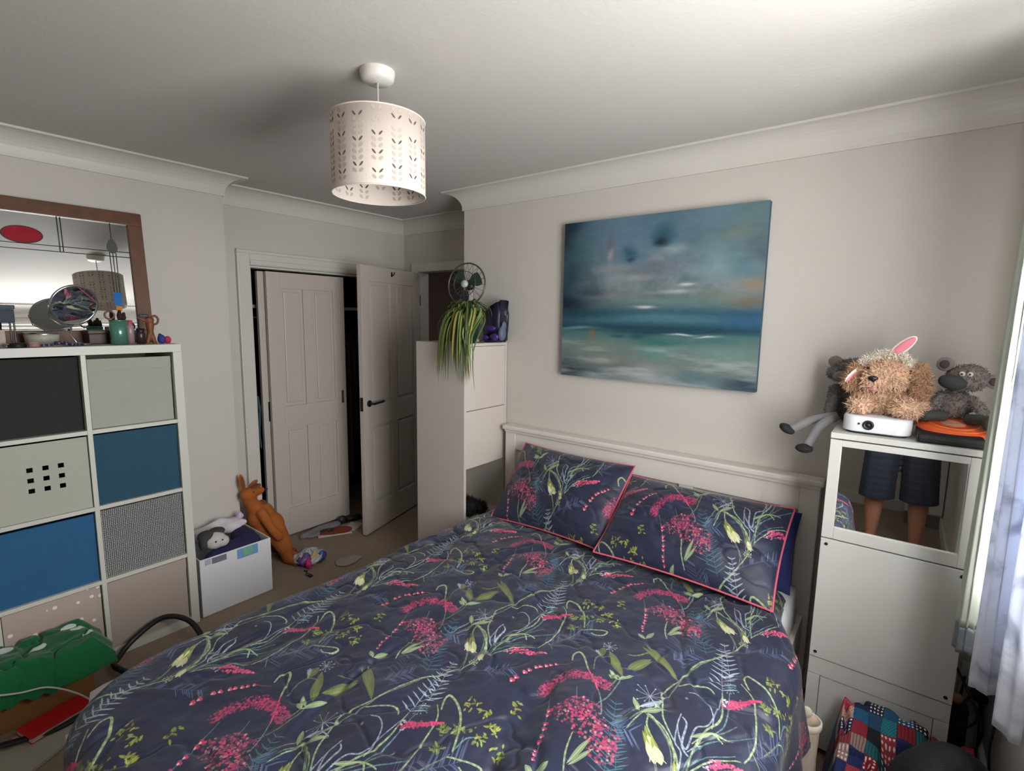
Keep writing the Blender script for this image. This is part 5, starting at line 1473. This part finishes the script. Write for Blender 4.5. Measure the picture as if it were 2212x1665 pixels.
crumple('purple_print', mat('violet_print', (92, 60, 128), .35, .4, 50, .6, 60), pg, (.035, .05), .098, 9, .03, -.05, 18)
crumple('pink_print', mat('magenta_print', (190, 30, 104), .4, .3, 50), pg, (.022, .018), .070, 12, .075, -.055, 14)
crumple('blue_print', mat('blue_print', (56, 66, 130), .4, .3, 50), pg, (.02, .045), .085, 14, .055, .045, 14)
crumple('yellow_print', mat('straw_print', (190, 170, 110), .4, .3, 50), pg, (.012, .03), .098, 15, .055, .0, 12)
sl = thing('slipper', 'red brown slipper with pale sole lying before the closet doors', 'slipper', (-3.24, 2.06, 0), math.radians(62))
obj('sole', bx(new(), -.125, -.035, 0, .115, .035, .012, .006), mat('pale_sole', (196, 184, 176), .7), sl)
blob('upper', [E3((.045, 0, .026), (.075, .036, .026)), ('c', (-.10, .0, .016), .012, (.0, .026, .022), .012), ('c', (-.10, 0, .016), .012, (.0, -.026, .022), .012)], mat('red_brown_suede', (118, 48, 34), .9, .2, 40), sl, .005, 3)
blob('lining', [E3((-.02, 0, .030), (.035, .022, .012))], mat('dark_lining', (46, 34, 34), .9), sl, .005, 2)
s2 = thing('dark_boot', 'small black shoe lying against the bottom of the closet door', 'shoe', (-3.375, 2.27, 0), math.radians(80))
obj('sole', bx(new(), -.10, -.03, 0, .10, .03, .010, .004), m_black, s2)
blob('upper', [E3((.04, 0, .022), (.065, .030, .020)), E3((-.06, 0, .030), (.038, .028, .030))], mat('black_leather', (34, 32, 34), .5), s2, .005, 3)
lau = thing('grey_leggings', 'crumpled grey and lilac clothing along the closet threshold', 'clothing', (-3.36, 2.02, 0))
blob('cloth', [('c', (.01, -.16, .016), .022, (-.02, .02, .020), .026), ('c', (-.02, .02, .020), .024, (-.02, .15, .016), .018), E3((.03, -.08, .014), (.04, .07, .018)), E3((.0, .10, .018), (.035, .06, .020))], mat('grey_lilac_cloth', (128, 120, 128), .9, .25, 30, .3, 90), lau, .006, 3)
blob('dark_sock', [E3((.045, -.02, .015), (.022, .05, .015))], mat('dark_sock', (52, 44, 50), .9), lau, .005, 2, label='dark sock')
pp = thing('paper_sheet', 'creased white sheet of paper on the carpet near the shoes', 'paper', (-3.26, 2.22, .001), .5)
obj('sheet', bx(new(), -.05, -.07, 0, .05, .07, .0012), mat('paper_white', (190, 184, 178), .8, .03, 9), pp); obj('curled_corner', tube(new(), [(-.05, .07, .003), (.05, .068, .004)], .003, 6), mat('paper_white', (190, 184, 178)), pp)
tn_ = thing('tissue', 'thin whitish crumpled tissue on the carpet beside the bed', 'tissue', (-2.80, 1.86, 0))
crumple('tissue_paper', mat('tissue_paper', (150, 138, 134), .9, .1, 30), tn_, (.06, .09), .018, 31, n=22)
kr = thing('key_ring', 'small black key ring on the carpet in front of the plastic bag', 'key ring', (-2.84, 1.60, 0))
obj('ring', tube(new(), [(.014 * math.cos(a), .014 * math.sin(a), .003) for a in [2 * PI * k / 16 for k in range(16)]], .002, 6, closed=True), m_black, kr, True)
obj('fob', bx(new(), .013, -.012, .0, .045, .012, .010, .003), m_black, kr); obj('strap', tube(new(), [(-.013, 0, .003), (-.04, .02, .004), (-.06, .01, .003)], .004, 6), m_black, kr, True)

# ------------------------------------------------------------------ inside the closet
rod = thing('hanging_rail', 'chrome hanging rail inside the dark closet', 'rail', (-3.84, 2.2, 1.60))
obj('rod', tube(new(), [(0, -.70, 0), (0, .74, 0)], .012, 12), m_chrome, rod, True)
for y in (-.70, .725): obj('socket', bx(new(), -.02, y, -.02, .02, y + .015, .03, .002), m_chrome, rod)
shf = thing('closet_shelf', 'pale wooden shelf above the hanging clothes inside the closet', 'shelf', (-3.80, 2.2, 1.665))
obj('board', bx(new(), -.27, -.71, 0, .22, .745, .022, .002), mat('closet_shelf_board', (150, 146, 134), .6), shf); obj('batten', bx(new(), -.27, .70, -.05, .20, .745, -.001, .002), mat('closet_shelf_board', (150, 146, 134)), shf)
def garment(y, col, ln, w, seed, lab, cat='clothing'):
    t = thing('hanging_garment', lab, cat, (-3.84, y, 1.60), 0, 'clothes hanging in the closet')
    obj('hanger', tube(new(), [(0, 0, .025), (.012, 0, .034), (.02, 0, .022), (0, 0, 0), (0, 0, -.03), (-w, 0, -.09), (w, 0, -.09), (0, 0, -.03)], .0025, 6), m_steel, t)
    n = 26; A = np.zeros((n, 24, 3))
    for i in range(n):
        a = 2 * PI * i / n
        for j in range(24):
            q = j / 23; ww = w * (1.02 + .15 * q); th = .017 + .004 * q
            A[i, j] = (ww * math.cos(a) * (1 if q > .05 else .8), th * math.sin(a) * (1 + .25 * math.sin(a * 5 + seed)), -.08 - .04 * abs(math.cos(a)) * (1 - q) - ln * q)
    obj_me('garment_cloth', grid_mesh('garment_cloth', A, closed_u=True), mat('garment_%d' % seed, col, .9, .25, 12, .2, 80), t, True)
for k, (y, col, ln, lab) in enumerate(((2.40, (52, 60, 84), .80, 'slate blue garment nearest the sliding door edge in the closet gap'), (2.455, (92, 88, 92), .62, 'grey garment hanging second from the sliding door'), (2.51, (110, 56, 78), 1.25, 'long dusky pink garment hanging in the closet gap'),
                                  (2.565, (70, 52, 44), .95, 'brown garment hanging beside the dusky pink one'), (2.62, (42, 44, 52), 1.1, 'charcoal garment hanging deepest behind the open door'), (2.34, (60, 66, 70), .7, 'dark grey green garment mostly behind the sliding door'))):
    garment(y, col, ln, .17, k, lab)
sc = thing('teal_scarf', 'teal cloth poking out of the narrow gap beside the sliding door', 'scarf', (-3.475, 1.652, 0))
blob('cloth', [('c', (-.01, 0, 1.06), .008, (.0, 0.004, .98), .011), ('c', (0, .004, .98), .010, (-.02, .004, .80), .009), ('c', (-.02, .004, .80), .008, (0, .002, .70), .008)], mat('teal_cloth', (50, 76, 86), .9, .3, 20), sc, .006, 3)
# ------------------------------------------------------------------ clutter in the near left corner
cb = thing('cardboard_box', 'brown cardboard box in front of the shelving under the green blanket', 'box', (-2.70, .30, 0))
m_cd = mat('brown_card', (134, 92, 48), .85, .08, 14)
obj('front_panel', bx(new(), .085, -.185, 0, .09, .185, .225, .001), m_cd, cb); obj('back_panel', bx(new(), -.09, -.185, 0, -.085, .185, .225, .001), m_cd, cb)
for s in (-1, 1): obj('side_panel', bx(new(), -.085, min(s * .185, s * .18), 0, .085, max(s * .185, s * .18), .225, .001), m_cd, cb)
obj('flap', bx(new(), -.09, -.184, .2255, .09, -.002, .2285, .001), m_cd, cb); obj('flap', bx(new(), -.09, .002, .2255, .09, .184, .2285, .001), m_cd, cb)
# green blanket draped over the box
n1, n2 = 90, 110
gu = np.linspace(-2.825, -2.545, n1); gv = np.linspace(.0, .56, n2)
GX, GY = np.meshgrid(gu, gv, indexing='ij')
bxr = np.maximum(np.maximum((GX + 2.595), 0) / .045, np.maximum(np.abs(GY - .30) - .19, 0) / .09)
GZ = .250 - .105 * np.clip(bxr, 0, 1.25) ** 1.1 + .05 * (fbm(GX * 9, GY * 8, 3, 3) - .4) - .02 * np.exp(-(np.abs(fbm(GX * 7 + 3, GY * 9, 7, 3) - .46) / .03) ** 2)
GZ = np.maximum(GZ, .012)
ox2 = GX + .05 * (fbm(GY * 10, GX * 4, 5, 2) - .4); oy2 = GY + .04 * (fbm(GX * 12, GY * 4, 6, 2) - .4)
m_gn = bpy.data.materials.new('green_fleece_spots'); m_gn.use_nodes = True; nt = m_gn.node_tree; b = nt.nodes['Principled BSDF']; b.inputs['Roughness'].default_value = .95
b.inputs['Sheen Weight'].default_value = .2
uvn = nt.nodes.new('ShaderNodeUVMap')
cur = None
spots = [(.40, .60, .050, .034), (.13, .80, .05, .03), (.33, .86, .040, .035), (.62, .86, .032, .02), (.15, .45, .05, .035), (.12, .15, .05, .03), (.7, .2, .05, .03), (.72, .55, .0, .0)]
mask = None
for (su, sv, ru, rv) in spots:
    if ru == 0: continue
    vm = nt.nodes.new('ShaderNodeVectorMath'); vm.operation = 'SUBTRACT'; vm.inputs[1].default_value = (su, sv, 0); nt.links.new(uvn.outputs[0], vm.inputs[0])
    v2 = nt.nodes.new('ShaderNodeVectorMath'); v2.operation = 'MULTIPLY'; v2.inputs[1].default_value = (1 / ru / 1.6, 1 / rv / 1.6, 0); nt.links.new(vm.outputs[0], v2.inputs[0])
    ln_ = nt.nodes.new('ShaderNodeVectorMath'); ln_.operation = 'LENGTH'; nt.links.new(v2.outputs[0], ln_.inputs[0])
    lt = nt.nodes.new('ShaderNodeMath'); lt.operation = 'LESS_THAN'; lt.inputs[1].default_value = 1.0; nt.links.new(ln_.outputs['Value'], lt.inputs[0])
    if mask is None: mask = lt.outputs[0]
    else:
        mm_ = nt.nodes.new('ShaderNodeMath'); mm_.operation = 'MAXIMUM'; nt.links.new(mask, mm_.inputs[0]); nt.links.new(lt.outputs[0], mm_.inputs[1]); mask = mm_.outputs[0]
mx = nt.nodes.new('ShaderNodeMix'); mx.data_type = 'RGBA'; mx.inputs[6].default_value = lin((0, 92, 48)); mx.inputs[7].default_value = lin((202, 214, 208))
nt.links.new(mask, mx.inputs[0]); nt.links.new(mx.outputs[2], b.inputs['Base Color'])
UVg = np.stack([(GX + 2.825) / .28, GY / .56], -1)
o = obj_me('green_blanket', grid_mesh('green_blanket', np.stack([ox2, oy2, GZ], -1), UVg), m_gn, None, True, label='green fleece blanket with white spots draped over the cardboard box', cat='blanket')
o.modifiers.new('t', 'SOLIDIFY').thickness = .006
prop(obj('black_hose', tube(new(), spline([(-2.56, .62, .02), (-2.66, .57, .05), (-2.74, .60, .035), (-2.785, .68, .075), (-2.77, .80, .13), (-2.66, .88, .11), (-2.52, .90, .012)], 60), .0125, 10), m_black, None, True), 'thick black hose curving up between the beige bin and the bed', 'hose')
hs2 = [(-2.50, .35, .012), (-2.52, .48, .012), (-2.58, .62, .02)]
prop(obj('black_strap', tube(new(), spline([(-2.50, .18, .03), (-2.46, .34, .02), (-2.50, .50, .025), (-2.60, .56, .012)], 30), .016, 8, flat=.4), m_black, None, True), 'flat black strap trailing over the red book on the carpet', 'strap')
prop(obj('white_cable', tube(new(), spline([(-2.60, .09, .24), (-2.545, .17, .215), (-2.53, .25, .185), (-2.53, .33, .16), (-2.52, .41, .09), (-2.50, .47, .012)], 50), .0035, 8), mat('white_cable_rubber', (180, 176, 168), .5), None, True), 'thin white cable looping across the green blanket and cardboard box', 'cable')
bkk = [((-2.52, .345), .020, (188, 30, 36), 'red covered book lying by the cardboard box', 0.25, (.055, .105)), ((-2.43, .25), .010, (166, 160, 148), 'cream magazine lying under the bed side of the red book', 0.5, (.11, .15)), ((-2.37, .12), .008, (150, 142, 132), 'pale booklet at the very bottom left of the picture', 0.2, (.08, .11))]
for (c, th, col, lab, rz, (hw, hl)) in bkk:
    t = thing('book', lab, 'book', (c[0], c[1], .001), rz)
    obj('cover', bx(new(), -hw, -hl, 0, hw, hl, .002, .0005), mat('cover_' + lab.split()[0], col, .35), t)
    obj('pages', bx(new(), -hw + .003, -hl + .003, .002, hw - .002, hl - .003, th, 0), mat('page_block', (200, 192, 176), .8), t)
    obj('cover', bx(new(), -hw, -hl, th, hw, hl, th + .002, .0005), mat('cover_' + lab.split()[0], col, .35), t)
for o_ in bpy.data.objects:
    if o_.name == 'book': o_.location.z = .014
bgk = thing('black_rucksack', 'black rucksack at the left edge of the picture below the green blanket', 'bag', (-2.60, .03, 0))
blob('bag_body', [E3((0, 0, .11), (.06, .10, .11)), E3((.03, 0, .07), (.05, .08, .07))], mat('black_canvas', (22, 20, 22), .85, .2, 30), bgk, .010, 3)
obj('strap', tube(new(), spline([(.05, -.05, .18), (.085, -.02, .12), (.08, .02, .03)], 12), .009, 8, flat=.4), m_black, bgk, True)

# ------------------------------------------------------------------ window corner: patchwork, boot, bag, plugs
# patchwork print painted as squares
pw = np.zeros((440, 440, 3)); rp_ = np.random.default_rng(17)
cols = [(14, 40, 110), (178, 14, 34), (20, 138, 150), (196, 56, 76), (10, 120, 176), (226, 70, 84), (16, 20, 70), (200, 24, 60), (226, 176, 168), (22, 96, 140), (8, 12, 30)]
NP = 11
for i in range(NP):
    for j in range(NP):
        c = .62 * np.array(cols[(i * 3 + j * 5 + int(rp_.integers(0, 3))) % len(cols)], dtype=float)
        blk = np.tile(c, (40, 40, 1)); r_, c_ = np.mgrid[0:40, 0:40]
        kk = rp_.integers(0, 4)
        if kk == 0: blk[(r_ // 4 + c_ // 4) % 2 == 0] *= 1.35
        elif kk == 1: blk[((r_ % 10 - 5) ** 2 + (c_ % 10 - 5) ** 2) < 6] = (210, 200, 190)
        elif kk == 2: blk[(c_ % 8) < 2] *= .55
        blk[0, :] *= .5; blk[:, 0] *= .5
        pw[i * 40:(i + 1) * 40, j * 40:(j + 1) * 40] = blk
m_pw = image_mat('patchwork_cotton', np.clip(pw, 0, 255), .85, .2, 200)
hx0, hx1, hy0, hy1 = -.098, .330, 1.58, 2.060
hu, hv = np.meshgrid(np.linspace(hx0, hx1, 110), np.linspace(hy0, hy1, 110), indexing='ij')
tX = (hu - hx0) / (hx1 - hx0); tY = (hv - hy0) / (hy1 - hy0)
ridge = .325 - .03 * tX
hz_ = ridge * np.clip(.30 + .75 * tY, 0, 1) + .05 * (fbm(hu * 13, hv * 11, 4, 3) - .45) - .035 * np.exp(-(np.abs(fbm(hu * 8 + 1, hv * 9, 9, 3) - .46) / .035) ** 2)
edg = np.clip(np.minimum(np.minimum(tX, 1 - tX) / .10, np.minimum(tY / .10, (1.0 - tY) / .03)), 0, 1)
lowr = np.clip((hu - .05) / .06, 0, 1) * np.clip((1.955 - hv) / .06, 0, 1)
hz_ = hz_ * (1 - lowr) + np.minimum(hz_, .07) * lowr
hz_ = np.maximum(hz_ * edg ** .8, .004)
prop(obj_me('patchwork_quilt', grid_mesh('patchwork_quilt', np.stack([hu, hv, hz_], -1), np.stack([tX * .95 + .05 * fbm(tX * 5, tY * 5, 2), tY * 1.0 + .06 * fbm(tX * 4 + 3, tY * 5, 6)], -1)), m_pw, None, True), 'patchwork quilt in red blue and teal squares heaped before the mirrored cabinet', 'quilt')
bt = thing('cream_boot', 'cream slipper boot with brown mark standing between the bed and patchwork quilt', 'boot', (-.150, 1.90, 0))
m_cr = mat('cream_sheepskin', (206, 190, 170), .9, .06, 20, .2, 120)
ShB = [(.001, .0), (.040, .0), (.042, .03), (.037, .12), (.039, .22), (.043, .255), (.039, .257), (.034, .22), (.032, .10), (.001, .08)]
sb = obj('shaft', lathe(new(), ShB, 28, Matrix.Translation((0, .0, .0))), m_cr, bt, True)
obj('cuff', lathe(new(), [(.0425, .235), (.0455, .243), (.0455, .258), (.040, .262), (.0385, .255)], 28), mat('cream_fleece', (214, 204, 190), .95), bt, True)
blob('foot', [E3((0, -.045, .026), (.034, .07, .026))], m_cr, bt, .006, 3)
obj('sole', bx(new(), -.036, -.115, 0, .036, .040, .010, .004), mat('brown_sole', (70, 44, 34), .7), bt)
obj('toggle', bx(new(), -.016, -.046, .185, .020, -.038, .207, .003), mat('brown_leather', (78, 40, 30), .6), bt)
blob('fleece_peak', [E3((-.006, .030, .262), (.018, .010, .022))], mat('cream_fleece', (214, 204, 190)), bt, .004, 2)
bb = thing('black_bag', 'black fabric bag with strap at the bottom right in front of the patchwork quilt', 'bag', (.200, 1.77, .075))
blob('bag_body', [E3((-.01, 0, .17), (.125, .12, .165)), E3((.02, .04, .245), (.105, .08, .105)), E3((-.04, -.05, .12), (.09, .10, .12))], mat('black_nylon', (20, 22, 24)), bb, .012, 4)
obj('shoulder_strap', tube(new(), spline([(-.095, .05, .16), (-.105, .03, .22), (-.07, .05, .285), (.0, -.02, .315), (.06, -.09, .24)], 24), .009, 8, flat=.35), m_black, bb, True)
obj('zip', tube(new(), spline([(-.03, .125, .20), (.02, .13, .255), (.08, .10, .26)], 12), .003, 6), m_steel, bb, True)
sk = thing('wall_socket', 'white double wall socket low on the back wall right of the mirrored cabinet', 'socket', (.315, 2.466, .315))
obj('face_plate', bx(new(), -.035, -.012, -.042, .040, .003, .042, .003), m_wht, sk)
obj('switch', bx(new(), -.02, -.016, .016, -.005, -.0125, .03, .001), m_wht, sk); obj('switch', bx(new(), .010, -.016, .016, .025, -.0125, .03, .001), m_wht, sk)
ad = thing('power_adaptor', 'black oval power adaptor plugged in low on the back wall', 'adaptor', (.335, 2.43, .255))
blob('adaptor_body', [E3((0, 0, 0), (.030, .024, .022), (0, 1, 0), .3)], m_black, ad, .005, 3)
obj('cable', tube(new(), spline([(.01, -.01, -.02), (.015, -.05, -.12), (-.02, -.08, -.22), (-.05, -.06, -.235), (-.06, -.02, -.15), (-.05, .0, -.02), (-.045, .0, .06)], 40), .004, 6), m_black, ad, True)
sk2 = thing('power_strip', 'black upright power strip with plugs beside the mirrored cabinet', 'power strip', (.275, 2.30, 0))
obj('strip_body', bx(new(), -.022, -.025, .0, .022, .025, .27, .006), m_black, sk2)
for z in (.05, .12, .19): obj('plug', bx(new(), -.016, -.052, z, .018, -.026, z + .045, .006), m_black, sk2)
for k, pts in enumerate(([(.0, -.05, .07), (.03, -.12, .03), (.05, -.15, .01), (.065, .02, .01), (.06, .10, .25), (.03, .12, .32)], [(.0, -.05, .14), (-.03, -.10, .26), (.0, -.08, .34), (.03, .0, .36), (.035, .12, .34)], [(.0, -.05, .21), (.035, -.09, .30), (.0, -.04, .37), (-.02, .06, .38)])):
    obj('cable', tube(new(), spline(pts, 30), .0042, 6), m_black, sk2, True)
pk_ = thing('pink_brush', 'small peach coloured brush lodged behind the mirrored cabinet edge', 'brush', (.262, 2.30, .2725))
blob('brush_head', [E3((0, 0, .022), (.016, .014, .022))], mat('peach_plastic', (206, 150, 120), .6), pk_, .004, 2); obj('brush_handle', tube(new(), [(0, 0, .04), (.004, 0, .085)], .004, 8), mat('peach_plastic', (206, 150, 120)), pk_, True)
prop(obj('black_cable', tube(new(), spline([(.335, 2.20, .66), (.338, 2.18, .45), (.345, 2.16, .36), (.336, 2.13, .25), (.345, 2.10, .12), (.335, 2.12, .012)], 50), .0035, 6), m_black, None, True), 'single black cable running down the window wall to the floor', 'cable')

# ------------------------------------------------------------------ the photographer, seen in the cabinet mirror
ps = thing('person', 'person in long dark shorts and grey shirt holding a phone, reflected in the cabinet mirror', 'person', (0, 0, 0))
m_skin = mat('skin', (176, 124, 100), .6, .05, 12)
m_shirt = mat('grey_tshirt', (96, 98, 104), .9, .06, 10, .1, 60); m_short = mat('navy_shorts', (38, 44, 56), .9, .08, 10, .1, 60)
hX, hY = .05, -.30
def P(x, y, z): return (hX + x, hY + y, z)
q0 = Vector((0, 0, CAM_H)) - F_ * .012
hl = q0 - R_ * .082 - F_ * .022 - U_ * .012; hr = q0 + R_ * .082 - F_ * .022 - U_ * .012
parts = [('c', P(-.11, 0, .86), .088, P(-.12, .01, .50), .058), ('c', P(-.12, .01, .50), .055, P(-.13, -.015, .33), .062), ('c', P(-.13, -.015, .33), .060, P(-.13, -.01, .09), .036),
         ('c', P(.11, 0, .86), .088, P(.12, .01, .50), .058), ('c', P(.12, .01, .50), .055, P(.125, -.015, .33), .062), ('c', P(.125, -.015, .33), .060, P(.125, -.01, .09), .036),
         ('c', P(-.13, -.02, .055), .040, P(-.145, .13, .035), .030), ('c', P(.125, -.02, .055), .040, P(.145, .13, .035), .030),
         ('e', P(0, 0, .93), (.155, .105, .12)), ('e', P(0, 0, 1.10), (.135, .095, .14)), ('e', P(0, -.005, 1.27), (.155, .10, .15)), ('c', P(-.14, -.01, 1.36), .055, P(.14, -.01, 1.36), .055),
         ('c', P(0, -.005, 1.38), .055, P(0, .012, 1.49), .050), ('e', P(0, .02, 1.600), (.072, .090, .108)), ('e', P(0, .045, 1.545), (.052, .062, .058)),
         ('e', P(0, .112, 1.590), (.012, .016, .020)), ('e', P(-.074, .015, 1.59), (.010, .018, .026)), ('e', P(.074, .015, 1.59), (.010, .018, .026)), ('e', P(0, .105, 1.548), (.022, .010, .008))]
for sx, hd in ((-1, hl), (1, hr)):
    sh_ = Vector(P(sx * .175, -.01, 1.36)); wrist = hd - R_ * (0) + Vector((sx * .012, -.075, -.075)); el = Vector(P(sx * .215, .10, 1.20))
    parts += [('c', tuple(sh_), .050, tuple(el), .038), ('c', tuple(el), .038, tuple(wrist), .025), ('c', tuple(wrist), .024, tuple(hd + Vector((sx * .012, -.03, -.03))), .022),
              ('e', tuple(hd + Vector((sx * .010, -.030, -.022))), (.018, .034, .034))]
    for k, (up, ln) in enumerate(((.030, .044), (.012, .050), (-.008, .046), (-.026, .038))):     # four fingers round the phone's end
        k0 = hd + U_ * up + Vector((sx * .014, -.022, -.008)); k1 = hd + U_ * up + R_ * (sx * .006) + F_ * .010; k2 = k1 - R_ * (sx * (ln * .30)) + F_ * .002
        parts += [('c', tuple(k0), .0085, tuple(k1), .0078), ('c', tuple(k1), .0076, tuple(k2 - F_ * .006), .0066)]
    t0 = hd + Vector((sx * .004, -.035, -.035)); t1 = hd - R_ * (sx * .020) - F_ * .012 - U_ * .022; t2 = hd - R_ * (sx * .040) - F_ * .002 - U_ * .008
    parts += [('c', tuple(t0), .011, tuple(t1), .0095), ('c', tuple(t1), .0092, tuple(t2), .0078)]
blob('body', parts, m_skin, ps, .0062, 2)
sh_o = blob('shorts', [('e', P(0, 0, .93), (.180, .125, .12)), ('c', P(-.105, 0, .84), .112, P(-.118, .004, .50), .112), ('c', P(-.118, .004, .50), .112, P(-.120, .004, .36), .116), ('c', P(.105, 0, .84), .112, P(.118, .004, .50), .114), ('c', P(.118, .004, .50), .114, P(.122, .004, .36), .118)], m_short, ps, .010, 3)
bm = new(); bm.from_mesh(sh_o.data); bmesh.ops.bisect_plane(bm, geom=bm.verts[:] + bm.edges[:] + bm.faces[:], plane_co=(0, 0, .385), plane_no=(0.04, 0, -1), clear_outer=True); bm.to_mesh(sh_o.data); bm.free()
sh_o.modifiers.new('t', 'SOLIDIFY').thickness = .003
blob('shirt', [('e', P(0, 0, 1.02), (.175, .125, .12)), ('e', P(0, 0, 1.15), (.160, .115, .15)), ('e', P(0, -.005, 1.27), (.172, .115, .145)), ('c', P(-.145, -.01, 1.355), .066, P(.145, -.01, 1.355), .066),
               ('c', P(-.175, -.01, 1.355), .064, P(-.20, .055, 1.27), .060), ('c', P(.175, -.01, 1.355), .064, P(.20, .055, 1.27), .060)], m_shirt, ps, .010, 3)
blob('hair', [('e', P(0, -.006, 1.645), (.080, .092, .078)), ('e', P(0, -.045, 1.60), (.072, .058, .085))], mat('brown_hair', (52, 38, 30), .8, .2, 60), ps, .008, 2)
for sx in (-1, 1):
    blob('eye', [('e', P(sx * .028, .100, 1.605), (.011, .007, .006))], mat('eye_white', (200, 196, 190)), ps, .003, 1)
phn = thing('phone', 'black phone held up in landscape by the person', 'phone', tuple(q0))
phn.matrix_world = Matrix(((R_.x, U_.x, -F_.x, q0.x), (R_.y, U_.y, -F_.y, q0.y), (R_.z, U_.z, -F_.z, q0.z), (0, 0, 0, 1)))
obj('phone_body', bx(new(), -.076, -.060, 0, .076, .012, .008, .003), m_black, phn)
obj('screen', bx(new(), -.072, -.056, .0082, .072, .008, .0088), mat('phone_screen', (40, 44, 48), .1), phn)
obj('lens_ring', lathe(new(), [(.009, -.0008), (.007, -.0015), (.0065, .0)], 20), m_steel, phn)
